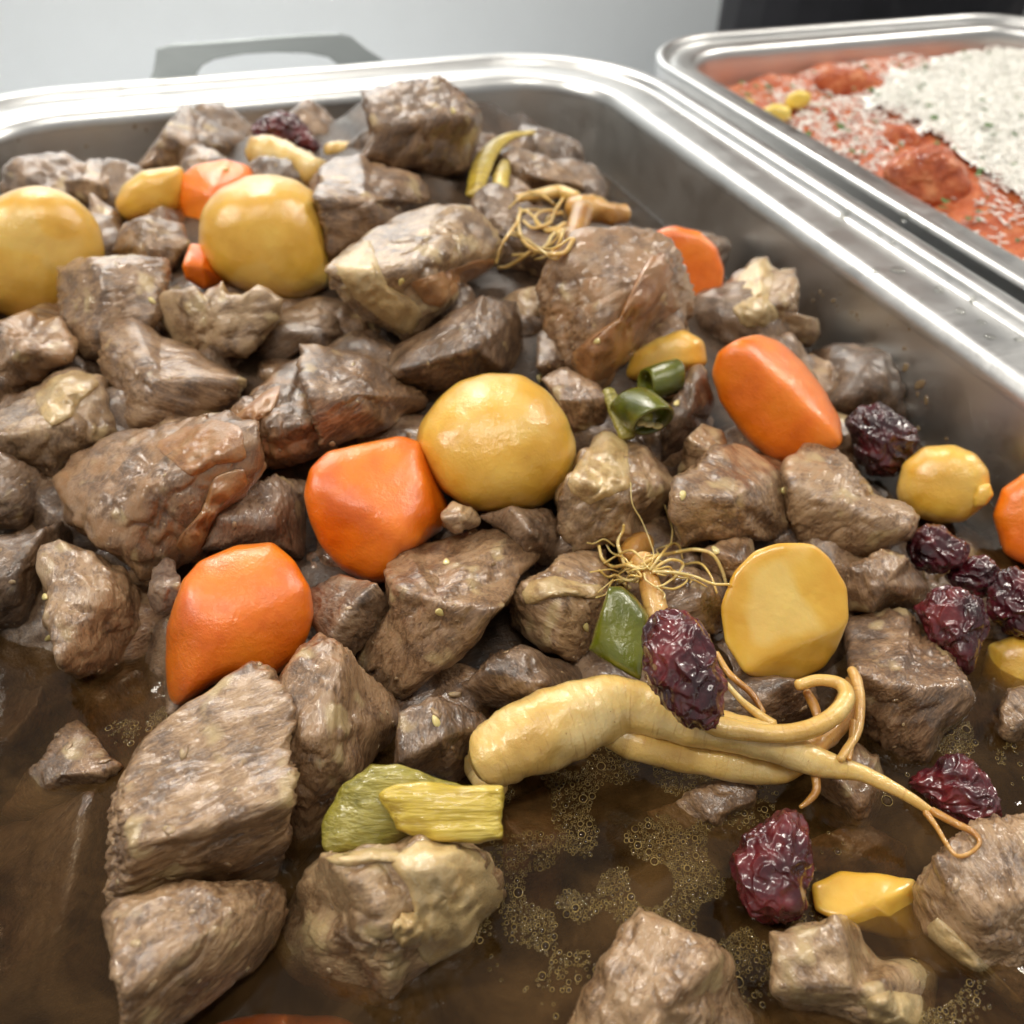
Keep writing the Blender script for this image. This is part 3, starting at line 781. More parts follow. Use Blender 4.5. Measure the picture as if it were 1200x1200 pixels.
beef('gristly beef piece beside the sunken potato', [(915,1100),(940,1090),(967,1087),(993,1073),(1007,1087),(1013,1107),(1033,1122),(1060,1120),(1083,1120),(1098,1143),(1092,1167),(1098,1185),(1092,1215),(1020,1240),(950,1215),(910,1165)], 'fat', n=48, kind='soft', near=.003)
beef('thick beef piece with a yellow fat seam at the front right wall', [(1078,1042),(1100,1007),(1133,977),(1167,968),(1212,970),(1245,1050),(1240,1165),(1208,1193),(1183,1182),(1160,1155),(1123,1129),(1083,1095)], 'tan', n=52, near=.004)
beef('beef strip lying under the tapering ginseng tail', [(950,920),(980,895),(1005,870),(1032,888),(1040,950),(1018,972),(975,972),(952,948)], 'meat', n=32, z=-.036)
beef('half-sunk gristly beef flap behind the glossy jujube in the broth', [(752,952),(800,938),(830,918),(870,908),(888,925),(882,952),(870,972),(865,997),(847,1005),(828,995),(824,978),(795,980)], 'tan', n=34, kind='soft', z=-.038, front=.35)
beef('drowned reddish brown beef piece below the floating bubbles', [(590,950),(640,920),(660,980),(660,1060),(610,1070),(590,1010)], 'gel', n=26, z=-.050, front=.3)
beef('drowned beef piece next to the sunken potato', [(950,985),(1010,965),(1060,990),(1060,1030),(1000,1030),(955,1020)], 'gel', n=26, z=-.046, front=.3)
beef('fatty scraps of beef below the looping rootlets', [(585,352),(608,338),(640,335),(660,350),(655,382),(625,378),(600,366)], 'fat', n=26, kind='soft', dz=-.006)
beef('thin beef edge squeezed behind the jelly-coated cube', [(630,392),(650,382),(675,425),(668,455),(645,452),(630,430)], 'dark', n=24, dz=-.005)
beef('beef piece under the faceted carrot facing the jujube', [(950,415),(975,430),(1000,470),(1000,500),(975,500),(945,450)], 'tan', n=24, dz=-.012)
beef('brown beef piece resting behind the chilli tube and potato slice', [(640,610),(680,630),(710,640),(705,660),(660,660),(640,645)], 'dark', n=24, dz=-.006)

# beef lower down in the heap, seen only in the gaps
protos = []
for k in range(6):
    rr = np.random.default_rng(40+k); V, fc = cube_sphere(28)
    inv = 0
    for j in range(9):
        nv = unit(rr.normal(size=3)); dd = V @ nv; inv = inv+np.where(dd > 0, dd/rr.uniform(.010,.016), 0)**10
    inv = inv+.5*(1/.018)**10
    L = V*(inv**-.1)[:,None]; L = L*1.35; L = L+V*(displace('soft', L*1000+k*31, .9)*.001)[:,None]
    me = mesh_np('beef_chunk', L, fc); blotches(me, L*1000, k*9.3); me.materials.append(M[('dark','meat')[k % 2]]); protos.append(me)
cnt = 0
for py in range(180, 860, 72):
    for px in range(20, 1190, 88):
        qx, qy = px+random.uniform(-20, 20)+(py//72 % 2)*40, py+random.uniform(-15, 15)
        z = heap_z(qx, qy)
        if z < -.034 and qy > 780: continue
        c = on_z(qx, qy, z); c = c-unit(EYE-c)*(.0385 if qy > 340 else .050); c[2] = max(c[2]-.002, -.080)
        lim = .026+max(0, (SOUP-c[2]))*.1
        if not (MAIN[0]+lim-.008 < c[0] < MAIN[1]-lim and MAIN[2] < c[1] < MAIN[3]-lim): continue
        if qx > 660 and qy < 300 and qx-660 > (qy-200)*1.0: continue
        o = link('beef_chunk', protos[cnt % 6]); cnt += 1
        o.location = c; o.rotation_euler = [random.uniform(0, 6.28) for _ in range(3)]
        tag(o, 'dark beef piece buried low in the heap, glimpsed through gaps', 'beef', 'beef buried low in the heap')

# thick gravy that fills the gaps of the heap
GX, GY = np.arange(-60, 1301, 16), np.arange(120, 1000, 13)
P_ = np.zeros((len(GX), len(GY), 3))
for a_, px in enumerate(GX):
    for b_, py in enumerate(GY):
        z = heap_z(px, py)
        if px > 640: z -= max(0, (px-640-(py-170)*1.25)*.0003)
        z -= max(0, py-780)*.00012
        c = on_z(px, py, z); c = c-unit(EYE-c)*.0185
        c[0] = min(max(c[0], MAIN[0]+.014), MAIN[1]-.016-max(0, .02-(c[2]-SOUP)*.5)*0); c[1] = min(c[1], MAIN[3]-.016)
        e_ = min(c[0]-MAIN[0], MAIN[1]-c[0], MAIN[3]-c[1]); c[2] -= max(0, .050-e_)*2.2
        P_[a_, b_] = c
Q_ = P_.reshape(-1, 3); Q_ = Q_+np.array([0, 0, 1])*(fbm(Q_*1000/9, 3)*.0016)[:,None]
na, nb_ = len(GX), len(GY); i, j = np.meshgrid(np.arange(na-1), np.arange(nb_-1), indexing='ij'); q = (i*nb_+j).ravel()
me = mesh_np('gravy', Q_, np.stack([q, q+1, q+nb_+1, q+nb_], 1)); blotches(me, Q_*1000); gv = link('gravy', me, 'gravy')
tag(gv, 'thick brown gravy and shreds clinging between the heaped beef pieces', 'gravy'); gv['kind'] = 'stuff'

# fat caps, jelly and membranes lying on the beef: parts that follow its surface
def drape(name, host, poly, mat, thick=.0022, n=22, grain=0, seed=1):
    poly = np.array(poly, float); cp = centroid(poly); mwi = host.matrix_world.inverted(); h3 = mwi.to_3x3()
    eo = mwi @ Vector(EYE)
    def depth(px, py):
        d = ray(px, py); ok, loc, nn, ix = host.ray_cast(eo, (h3 @ Vector(d)).normalized())
        return (np.linalg.norm(np.array(host.matrix_world @ loc)-EYE)/np.linalg.norm(d)) if ok else None
    th = np.linspace(-math.pi, math.pi, 361); R = poly_radius(poly-cp, th)
    ker = np.hanning(7); ker /= ker.sum(); R = np.convolve(np.concatenate([R[-361+1:], R, R[1:]]), ker, 'same')[360:721]
    rings, seg = n, 48
    rr_ = np.linspace(0, 1, rings+1)[1:]**.8; a = np.linspace(-math.pi, math.pi, seg, endpoint=False)
    rnd = np.random.default_rng(seed); off = rnd.uniform(0, 50, 3)
    Ra = np.interp(a, th, R)*(1+.07*perlin(np.stack([np.cos(a)*4, np.sin(a)*4, a*0], 1)+off))
    pxs = [tuple(cp)]+[(cp[0]+r_*Ra[k]*math.cos(a[k]), cp[1]+r_*Ra[k]*math.sin(a[k])) for r_ in rr_ for k in range(seg)]
    D = [depth(*q) for q in pxs]; good = [d for d in D if d is not None]
    if not good: return None
    far = np.percentile(good, 92)
    prev = [far]*seg
    for i_ in range(len(D)):                        # stop at the edge of the piece it lies on
        if D[i_] is None:
            if i_ > seg: D[i_] = D[i_-seg]; pxs[i_] = tuple(np.array(pxs[i_-seg])*.985+np.array(pxs[i_])*.015)
            else: D[i_] = far
    D = np.array(D); rad = np.array([0]+[r_ for r_ in rr_ for _ in range(seg)])
    q = np.array([EYE+ray(*p_)*d for p_, d in zip(pxs, D)])*1000
    prof = np.clip(1-rad**2.2, 0, 1)**.8*(1+.55*fbm(q/4.5+off, 2)+.30*np.minimum(worley(q/5.0+off), .4))
    T = np.where(rad >= .999, -.0004, thick*prof)
    top = np.array([EYE+ray(*p_)*d for p_, d in zip(pxs, D)])
    top = top+unit_rows(EYE-top)*T[:,None]; bot = np.array([EYE+ray(*p_)*(d+.0025) for p_, d in zip(pxs[-seg:], D[-seg:])])
    V_ = np.vstack([top, bot]); nt_ = len(top)
    Fs_ = [(0, 1+k, 1+(k+1) % seg) for k in range(seg)]
    for i_ in range(rings-1):
        for k in range(seg): Fs_.append((1+i_*seg+k, 1+(i_+1)*seg+k, 1+(i_+1)*seg+(k+1) % seg, 1+i_*seg+(k+1) % seg))
    b0 = 1+(rings-1)*seg
    for k in range(seg): Fs_.append((b0+k, nt_+k, nt_+(k+1) % seg, b0+(k+1) % seg))
    Fs_.append(tuple(range(nt_+seg-1, nt_-1, -1)))
    L_ = [tuple(mwi @ Vector(x)) for x in V_]
    me = bpy.data.meshes.new(name); me.from_pydata(L_, [], Fs_); 
    import bmesh
    bm = bmesh.new(); bm.from_mesh(me); bmesh.ops.recalc_face_normals(bm, faces=bm.faces); bm.to_mesh(me); bm.free()
    me.polygons.foreach_set('use_smooth', np.ones(len(me.polygons), dtype=bool)); me.update()
    blotches(me, np.array(L_)*1000, seed*3.3)
    return link(name, me, mat, host)
by_label = {o['label']: o for o in COL.objects if o.name.startswith('beef_chunk') and 'label' in o.keys()}
def host(start): return next(o for l_, o in by_label.items() if l_.startswith(start))
bpy.context.view_layer.update()
for k_, (nm, hs, mt, tk, pl) in enumerate([
    ('fat_cap', 'beef chunk with wavy', 'fatcap', .0034, [(455,1003),(487,985),(540,986),(567,1003),(583,1030),(593,1050),(587,1067),(570,1083),(560,1120),(533,1130),(513,1130),(500,1140),(488,1110),(484,1070),(478,1040),(462,1018)]),
    ('fat_edge', 'beef chunk with wavy', 'fatcap', .0018, [(378,1003),(410,998),(440,992),(470,1000),(476,1016),(450,1009),(410,1016),(386,1014)]),
    ('fat_flap', 'beef chunk with wavy', 'fatcap', .0040, [(459,1085),(470,1070),(488,1068),(503,1078),(505,1092),(490,1107),(470,1112),(460,1100)]),
    ('tendon_jelly', 'big beef cube', 'jelly', .0024, [(662,420),(695,392),(725,372),(742,335),(758,295),(785,296),(792,320),(775,350),(748,385),(733,420),(712,446),(690,452)]),
    ('fat_edge', 'long streaky', 'fatcap', .0022, [(388,312),(400,298),(432,276),(440,300),(455,335),(485,352),(500,368),(480,398),(445,375),(415,350)]),
    ('fat_edge', 'long streaky', 'jelly', .0016, [(480,330),(520,318),(575,300),(585,312),(545,335),(515,362),(495,355)]),
    ('fat_ribbon', 'fat-ribboned', 'fatcap', .0020, [(608,695),(620,680),(650,674),(685,684),(708,684),(708,704),(670,698),(640,702),(618,712)]),
    ('fat_cap', 'craggy fat-topped', 'fatcap', .0030, [(665,565),(690,520),(710,500),(735,513),(738,545),(742,572),(712,583),(690,592),(668,580)]),
    ('tendon_jelly', 'large gelatinous', 'jelly', .0026, [(200,640),(235,600),(250,560),(285,545),(292,570),(265,592),(246,622),(240,650),(220,655)]),
    ('tendon_jelly', 'large gelatinous', 'jelly', .0022, [(180,520),(215,500),(255,490),(285,500),(290,540),(255,545),(225,560),(205,545)]),
    ('tendon_jelly', 'amber tendon', 'jelly', .0024, [(258,500),(285,478),(315,455),(330,450),(325,475),(300,498),(275,515)]),
    ('fat_seam', 'thick beef piece', 'fatcap', .0022, [(1085,1082),(1100,1072),(1130,1103),(1165,1138),(1205,1178),(1188,1186),(1160,1158),(1123,1130),(1086,1098)]),
    ('fat_cap', 'gristly beef lump', 'fatcap', .0028, [(40,462),(62,440),(88,433),(113,438),(118,452),(95,470),(85,490),(60,500),(45,485)]),
    ('fat_cap', 'craggy beef piece by', 'fatcap', .0030, [(850,360),(866,322),(882,303),(900,300),(908,320),(900,350),(915,370),(905,392),(870,390)]),
    ('fat_cap', 'gristly beef piece beside', 'fatcap', .0028, [(1015,1170),(1040,1160),(1080,1165),(1092,1185),(1085,1210),(1040,1215),(1015,1195)]),
]):
    drape(nm, host(hs), pl, mt, tk, seed=k_)

# ------------------------------------------------------------------ potatoes, carrots
def potato(label, poly, mat='potato', facets='round', p=2.6, front=.8, depth=.85, **kw):
    kw.setdefault('n', 40); kw.setdefault('smooth_deg', 12)
    return solid('potato', label, 'potato', poly, mat, kind='veg', facets=facets, p=p, front=front, depth=depth, group='soy-stained potatoes', **kw)
def ell(cx, cy, rx, ry, rot=0, k=20):
    a = math.radians(rot); return [(cx+rx*math.cos(t)*math.cos(a)-ry*math.sin(t)*math.sin(a), cy+rx*math.cos(t)*math.sin(a)+ry*math.sin(t)*math.cos(a)) for t in np.linspace(0, 2*math.pi, k, endpoint=False)]
potato('large whole yellow potato cut off by the pan wall', ell(42, 297, 81, 80), near=.002, dz=-.002)
potato('two-tone yellow potato with a pale shaved top', [(231,270),(235,245),(255,220),(290,203),(320,201),(350,210),(378,228),(390,270),(397,310),(388,337),(350,356),(310,352),(275,338),(245,320),(232,295)], near=.002, p=3.4,
       facets=[(unit([.05,-.2,1]), (310,240), .018), (unit([.0,-1,.25]), (310,290), .021), (unit([-.7,-.8,.3]), (275,310), .017), (unit([.7,-.7,.4]), (350,290), .019)])
potato('small yellow potato wedge between two carrots at the back', [(133,240),(143,217),(167,200),(213,193),(222,220),(215,245),(190,258),(147,260)], n=28, near=.004)
potato('smooth round yellow potato in the middle of the heap', [(485,523),(490,497),(510,467),(540,443),(573,434),(613,437),(640,453),(667,487),(679,523),(677,557),(660,580),(633,597),(593,603),(550,597),(517,577),(493,543)], n=56, near=.008, smooth_deg=10, p=2.9,
       facets=[(unit([.0,-.25,1]), (570,505), .0165), (unit([.12,-1,.35]), (590,545), .0185), (unit([-.8,-.5,.6]), (520,520), .0175), (unit([.9,-.3,.5]), (640,520), .018)])
potato('flat-faced yellow potato slice with a shaved lower edge beside the jujube', [(847,710),(860,673),(883,647),(913,637),(953,638),(973,653),(993,687),(995,727),(983,760),(967,783),(940,798),(913,803),(873,787),(850,753)], 'cutpotato', n=56, near=.006, smooth_deg=9, p=16, front=.35, depth=.45,
       facets=[(unit([-.20,-.62,.76]), (920,710), .006), (unit([-.10,-.95,.25]), (915,772), .0055)])
pp = potato('small whole pale potato with a stubby tip by the right wall', [(1050,573),(1057,543),(1083,523),(1117,521),(1143,530),(1160,550),(1162,573),(1153,593),(1130,613),(1100,613),(1073,607),(1053,587)], n=36)
potato('yellow potato edge showing beneath the jelly-coated cube', [(725,445),(740,415),(770,395),(800,385),(825,398),(830,428),(795,440),(760,450)], n=28, dz=-.006)
potato('sunken yellow potato block with its flat top breaking the broth', [(950,1035),(985,1020),(1030,1023),(1074,1028),(1080,1065),(1080,1102),(1040,1100),(990,1085),(955,1068)], 'cutpotato', z=-.0385, p=6, smooth_deg=6, facets=[(unit([0,0,1]), None, .0040), (unit([0,-1,.5]), (1015,1068), .0045)], depth=.9, n=36)
potato('yellow potato bit half under broth behind the front jujubes', [(1148,795),(1158,755),(1190,743),(1225,755),(1230,805),(1190,815)], z=-.040, n=28)
stub = solid('stub', 'stub', '', [(1138,585),(1145,570),(1160,565),(1164,580),(1155,592),(1143,595)], 'potato', kind='veg', facets='round', p=2.5, n=20, smooth_deg=14, near=.008, z=-.025)
stub_mw = stub.matrix_world.copy(); stub.parent = pp; stub.matrix_parent_inverse = pp.matrix_world.inverted(); stub.matrix_world = stub_mw
for kk in ('label', 'category', 'group'):
    if kk in stub.keys(): del stub[kk]

def carrot(label, poly, p=5.5, front=.66, depth=.7, smooth_deg=7, **kw):
    kw.setdefault('n', 44)
    return solid('carrot_piece', label, 'carrot', poly, 'carrot', kind='veg', p=p, front=front, depth=depth, smooth_deg=smooth_deg, group='cooked carrot pieces', **kw)
carrot('orange carrot piece with a sesame seed behind the two-tone potato', [(200,240),(203,213),(227,193),(263,185),(292,192),(305,220),(270,262),(235,274),(213,262)], n=30, near=.001)
carrot('sliver of carrot below the two-tone potato', [(213,312),(222,285),(245,285),(268,330),(238,340),(217,327)], n=24, near=-.002)
carrot('rounded carrot piece behind the jelly-coated cube', [(765,272),(790,264),(820,272),(840,290),(849,315),(846,345),(833,372),(815,376),(795,340),(780,300)], n=34, near=-.004, p=5, facets='round')
carrot('thick faceted carrot slice leaning by the right wall', [(834,440),(843,413),(867,397),(890,389),(913,396),(943,423),(970,460),(987,490),(988,517),(980,525),(950,540),(923,544),(907,543),(877,517),(843,470)], near=.006, n=52, p=6.5,
       facets=[(unit([.35,-.35,.9]), (925,455), .0125), (unit([-.75,-.66,.2]), (872,482), .0085)])
carrot('round-shouldered carrot chunk wedged under the centre potato', [(357,583),(365,550),(385,527),(430,517),(470,508),(492,515),(510,550),(530,595),(525,620),(495,640),(470,650),(458,684),(430,684),(400,670),(375,640),(362,610)], near=.002, n=52, p=6.5,
       facets=[(unit([.15,-.35,.95]), (440,585), .013), (unit([-.6,-.9,.25]), (390,620), .011), (unit([.9,-.6,.3]), (480,590), .014)])
carrot('tapered carrot chunk standing above the dark broth', [(193,733),(213,680),(233,657),(277,637),(320,633),(347,657),(363,690),(368,720),(363,745),(347,773),(313,802),(275,790),(245,806),(207,836),(195,825),(190,780)], near=.007, n=56, p=6.5,
       facets=[(unit([.1,-.3,.95]), (285,700), .0125), (unit([.25,-.95,.3]), (290,745), .0135), (unit([-.85,-.5,.45]), (215,740), .010)])
carrot('carrot end cut off by the frame beside the pale potato', [(1163,605),(1173,573),(1200,553),(1245,560),(1250,640),(1212,670),(1175,648)], n=36, facets='round', p=3.4)
carrot('bit of carrot under broth behind the largest beef block', [(150,900),(170,865),(200,840),(215,865),(190,900),(165,915)], n=24, z=-.0395)
carrot('drowned carrot slab under the front broth', [(230,1205),(300,1187),(400,1190),(440,1215),(300,1260)], n=24, z=-.045)

# ------------------------------------------------------------------ jujubes
def jujube(label, poly, **kw):
    kw.setdefault('n', 44)
    return solid('jujube', label, 'jujube', poly, 'jujube', kind='jujube', facets='round', p=2.5, front=.85, depth=.8, smooth_deg=8, group='wrinkled dried jujubes', **kw)
jujube('glossy wrinkled jujube resting on the ginseng root', [(752,740),(765,720),(790,713),(820,725),(840,760),(850,800),(848,840),(830,855),(800,850),(775,825),(758,790)], near=.016, grain=110, n=60)
jujube('dark jujube at the far pan wall behind the ginseng stub', [(296,150),(307,137),(327,130),(347,137),(367,157),(384,182),(340,185),(300,165)], n=32)
jujube('dull purple jujube with a scarred top between carrot and pale potato', [(990,495),(1005,478),(1030,472),(1053,487),(1073,503),(1077,523),(1063,545),(1045,560),(1018,555),(1003,535)], near=.002)
jujube('shiny dark jujube just under the small pale potato', [(1060,640),(1073,617),(1100,613),(1120,627),(1135,640),(1129,665),(1100,672),(1075,665)], n=36)
jujube('jujube squeezed between two other dark jujubes', [(1107,677),(1127,655),(1153,651),(1172,663),(1162,692),(1145,702),(1120,692)], n=32, dz=-.002)
jujube('jujube at the right edge below the cut-off carrot', [(1157,693),(1167,670),(1193,665),(1228,680),(1232,730),(1205,752),(1177,739),(1160,717)], n=40, near=.003)
jujube('smooth oval jujube with few wrinkles beside the wide beef slice', [(1072,713),(1085,697),(1103,688),(1130,690),(1150,703),(1158,723),(1153,760),(1140,785),(1127,793),(1113,772),(1090,750)], n=44, near=.004)
jujube('red glossy jujube touching the thin ginseng tail', [(1060,915),(1090,900),(1107,887),(1130,885),(1147,900),(1167,927),(1176,943),(1173,960),(1153,972),(1130,968),(1100,947)], n=48, grain=30)
jujube('heavily wrinkled jujube floating in the bubbly broth', [(857,1010),(873,980),(900,957),(920,948),(940,960),(952,987),(951,1027),(947,1060),(933,1077),(910,1086),(880,1076),(867,1053)], n=56, near=.003)

# ------------------------------------------------------------------ ginseng, scallion, chilli
def wp(px, py, z, near=0):
    c = on_z(px, py, z); return c+unit(EYE-c)*near
def px_r(p, r): return r*to_px(p)[2]/F
def ptube(name, spec, mat, parent, near=0, **kw):
    """spec: (px, py, radius px, z)"""
    P = [wp(a[0], a[1], a[3], near) for a in spec]
    return tube(name, P, [px_r(p, a[2]) for p, a in zip(P, spec)], mat, parent, **kw)
gs = tag(empty('ginseng_root', tuple(wp(700, 850, -.03))), 'large pale ginseng root with forked tail lying across beef and broth', 'ginseng', 'ginseng roots in the stew')
ptube('body', [(566,893,27,-.030),(575,888,36,-.029),(600,874,43,-.028),(640,856,46,-.027),(680,840,43,-.026),(712,830,39,-.0255),(740,828,32,-.025),(775,838,27,-.025),(815,850,25,-.0255),(860,858,23,-.026),(905,872,22,-.027),(945,888,19,-.028),(980,899,14,-.029),(1008,906,10,-.0295),(1040,920,8,-.030),(1068,936,6.5,-.031),(1092,952,5,-.032)], 'ginseng', gs, near=.006, seg=34, m=12, rings=330, amp=.085, freq=140)
ptube('leg', [(705,850,16,-.027),(735,868,20,-.028),(780,880,20,-.029),(830,890,20,-.030),(875,900,18,-.031),(915,905,13,-.031),(940,900,7,-.030)], 'ginseng', gs, near=.002, seg=22, amp=.09)
ptube('leg', [(815,842,10,-.025),(845,852,13,-.025),(880,858,11,-.025),(915,860,11.5,-.0245),(950,854,11.5,-.024),(978,838,11,-.0235),(992,818,10,-.023),(985,802,8,-.0235),(960,797,7,-.024),(935,803,7,-.025)], 'ginseng', gs, near=.010, seg=20, amp=.06)
ptube('leg', [(925,895,9,-.028),(955,872,15,-.029),(985,840,16,-.030),(1000,800,11,-.030)], 'ginseng_tan', gs, near=.004, seg=16, amp=.1)
ptube('rootlet', [(985,890,5,-.028),(1003,860,6,-.028),(1008,830,6,-.027),(1004,800,7,-.026),(998,785,6,-.026)], 'ginseng_tan', gs, near=.009, seg=10, amp=.12)
ptube('rootlet', [(995,890,3,-.028),(998,870,4,-.028),(1000,845,4,-.027)], 'ginseng_tan', gs, near=.009, seg=8)
ptube('rootlet', [(1092,950,5,-.032),(1120,965,4.5,-.031),(1140,975,4,-.031),(1148,987,3,-.031),(1138,999,2.6,-.031),(1122,1003,2.8,-.032),(1110,990,2.8,-.032),(1098,970,3.2,-.032),(1085,952,4,-.032)], 'ginseng_tan', gs, near=.016, seg=8)
ptube('rootlet', [(955,905,6,-.030),(957,925,5,-.031),(948,938,4,-.032),(938,946,2.5,-.033)], 'ginseng_tan', gs, near=.005, seg=8)
ptube('rootlet', [(840,765,3,-.022),(855,790,4,-.023),(880,812,4,-.024),(895,835,3,-.025)], 'ginseng_tan', gs, near=.003, seg=8)
ptube('rootlet', [(850,800,3,-.023),(870,822,4,-.024),(892,840,6,-.024),(905,850,8,-.024)], 'ginseng', gs, near=.006, seg=8)
ptube('rootlet', [(945,810,5,-.024),(955,830,6,-.026),(960,850,4,-.027)], 'ginseng_tan', gs, near=.004, seg=8)
ptube('root_collar', [(552,888,9,-.031),(556,905,11,-.032),(572,918,14,-.032),(590,924,9,-.032)], 'ginseng', gs, near=.001, seg=12, amp=.12)

g2 = tag(empty('ginseng_root', tuple(wp(760, 690, -.02))), 'small ginseng stub crowned by tangled fine rootlets beside the chilli tube', 'ginseng', 'ginseng roots in the stew')
ptube('body', [(772,730,15,-.020),(768,710,14,-.018),(763,690,13,-.0165),(758,672,13,-.016),(752,660,16,-.0165)], 'ginseng_tan', g2, near=.006, seg=18, rings=300, amp=.08)
ptube('body', [(735,655,13,-.018),(745,642,16,-.018),(755,636,15,-.018)], 'ginseng_tan', g2, near=-.002, seg=16, amp=.06)
def rootlets(par, curves, mat, lift=.0012):
    """lay each rootlet over whatever it lies on"""
    bpy.context.view_layer.update(); dg_ = bpy.context.evaluated_depsgraph_get()
    for c in curves:
        D = []
        for a, b, r, z in c:
            d = ray(a, b); L = np.linalg.norm(d)
            ok, loc, *_ = scene.ray_cast(dg_, Vector(EYE), Vector(d/L))
            D.append(np.linalg.norm(np.array(loc)-EYE)/L if ok else .3)
        D = np.array(D); E = np.minimum(D, np.minimum(np.append(D[1:], D[-1]), np.append(D[:1], D[:-1]))+.002)
        E = (E+np.minimum(E, np.convolve(np.pad(E, 1, 'edge'), [.25, .5, .25], 'valid')))/2
        P = [EYE+ray(a, b)*(e-lift) for (a, b, r, z), e in zip(c, E)]
        tube('rootlet', P, [px_r(p_, r*.66) for p_, (a, b, r, z) in zip(P, c)], mat, par, seg=7, amp=.12, m=6)
zz = -.0155
def cv(r, *pts): return [(a, b, r*(1-.35*i/len(pts)), zz+random.uniform(-.0012, .0012)) for i, (a, b) in enumerate(pts)]
rootlets(g2, [
    cv(4.2,(752,662),(770,652),(790,648),(815,644),(835,650),(846,668),(851,685)),
    cv(3.4,(765,670),(790,671),(815,676),(835,684),(855,685)),
    cv(3.2,(768,665),(785,656),(800,660),(795,672),(780,684),(770,688)),
    cv(2.6,(800,662),(820,660),(833,675),(840,695)),
    cv(3.0,(762,668),(775,650),(786,638),(796,640),(800,655)),
    cv(4.0,(750,668),(735,662),(718,664),(706,655),(702,640)),
    cv(3.6,(745,672),(735,668),(728,650),(724,635),(730,622),(731,615)),
    cv(3.2,(748,678),(735,680),(722,674),(712,676),(702,668)),
    cv(2.4,(752,655),(740,645),(725,650),(708,660)),
    cv(1.5,(762,664),(766,650),(761,632),(752,610),(741,590),(739,566)),
    cv(1.7,(786,640),(788,622),(784,608),(779,592)),
    cv(2.4,(775,688),(790,690),(804,682),(806,672)),
    cv(1.5,(720,640),(708,632),(696,637),(688,636)),
    cv(4.5,(738,690),(730,682),(720,675)),
]+[cv(random.uniform(1.6, 2.6), *[(752+math.cos(t0)*q_*R0+random.uniform(-7, 7), 664+math.sin(t0+q_*b0_)*q_*R0*.5+random.uniform(-5, 5)) for q_ in (.1, .35, .6, .8, 1.0)]) for t0, R0, b0_ in [(random.uniform(-1.2, 4.0), random.uniform(35, 80), random.uniform(-1.2, 1.2)) for _ in range(16)]], 'ginseng')
g3 = tag(empty('ginseng_root', tuple(wp(685, 255, -.004))), 'stubby ginseng crown with looping rootlets near the corner broth', 'ginseng', 'ginseng roots in the stew')
ptube('body', [(668,243,12,-.001),(680,245,17,-.001),(700,247,15,-.002),(715,252,13,-.004),(731,250,11,-.005)], 'ginseng_tan', g3, near=.006, seg=20, amp=.14, freq=220)
ptube('body', [(682,248,14,.000),(676,270,13,.001),(670,285,11,.002),(667,296,7,.003)], 'ginseng_tan', g3, near=.008, seg=16, amp=.1)
ptube('leg', [(607,233,5,.001),(630,229,7,.000),(655,225,8,-.001),(675,232,8,-.001)], 'ginseng', g3, near=.007, seg=12)
zz = .006
rootlets(g3, [
    cv(5.0,(672,280),(662,296),(645,298),(625,292),(612,280),(607,262),(610,248)),
    cv(4.0,(625,292),(612,302),(596,312),(584,314)),
    cv(3.4,(608,258),(596,275),(586,290),(581,308)),
    cv(4.4,(662,262),(650,268),(634,266),(627,256),(634,248),(648,246)),
    cv(4.0,(658,250),(646,252),(640,260)),
    cv(3.0,(632,246),(618,246),(608,250)),
]+[cv(random.uniform(2.2, 3.6), *[(665-q_*R0+random.uniform(-5, 5), y0+math.sin(q_*3+b0_)*18+random.uniform(-4, 4)) for q_ in (.0, .25, .5, .75, 1.0)]) for y0, R0, b0_ in [(random.uniform(240, 285), random.uniform(30, 70), random.uniform(0, 6)) for _ in range(9)]], 'ginseng')
g4 = tag(empty('ginseng_root', tuple(wp(335, 185, .004))), 'pale ginseng stub with a knotted end at the back below the dark jujube', 'ginseng', 'ginseng roots in the stew')
ptube('body', [(300,178,19,.006),(318,182,22,.006),(345,192,19,.007),(372,203,18,.008)], 'ginseng', g4, near=.003, seg=20, amp=.14)
g5 = tag(empty('ginseng_root', tuple(wp(400, 180, .006))), 'end of pale ginseng behind the topmost beef cube', 'ginseng', 'ginseng roots in the stew')
ptube('body', [(385,180,11,.004),(400,178,12,.004),(420,178,10,.004)], 'ginseng', g5, near=-.004, seg=14, amp=.14)

def piece(name, label, cat, poly, mat, **kw):
    return solid(name, label, cat, poly, mat, **kw)
piece('scallion_piece', 'greenish stewed scallion piece tucked under the yellow one', 'scallion', [(373,995),(378,960),(400,920),(435,895),(490,903),(540,918),(560,940),(530,975),(470,990),(420,1000),(385,1004)], 'scallion_green', kind='leaf', p=5, front=.22, depth=.3, near=.013, grain=-8, n=44, smooth_deg=4,
      facets=[(unit([-.5,-.4,.8]), None, .005), (unit([.3,-.9,.4]), (450,950), .006)], group='stewed scallion')
piece('scallion_piece', 'yellow ribbed scallion tube lying on the fat-capped beef', 'scallion', [(440,932),(462,918),(500,916),(545,921),(592,919),(590,940),(586,960),(591,984),(560,988),(510,986),(480,980),(464,973),(455,950)], 'scallion', kind='leaf', p=3.2, front=.33, depth=.35, near=.0165, grain=-2, n=48, smooth_deg=3, facets='round', group='stewed scallion')
sc = tube('scallion_piece', [wp(556,228,.006,.003), wp(563,200,.008,.003), wp(574,178,.009,.003), wp(595,161,.009,.003), wp(625,155,.008,.003)], [.0035,.0042,.0040,.0030,.0016], 'scallion', None, seg=14, flat=.5, amp=.12)
tag(sc, 'curled yellow scallion strip arching over a beef flap at the back', 'scallion', 'stewed scallion')
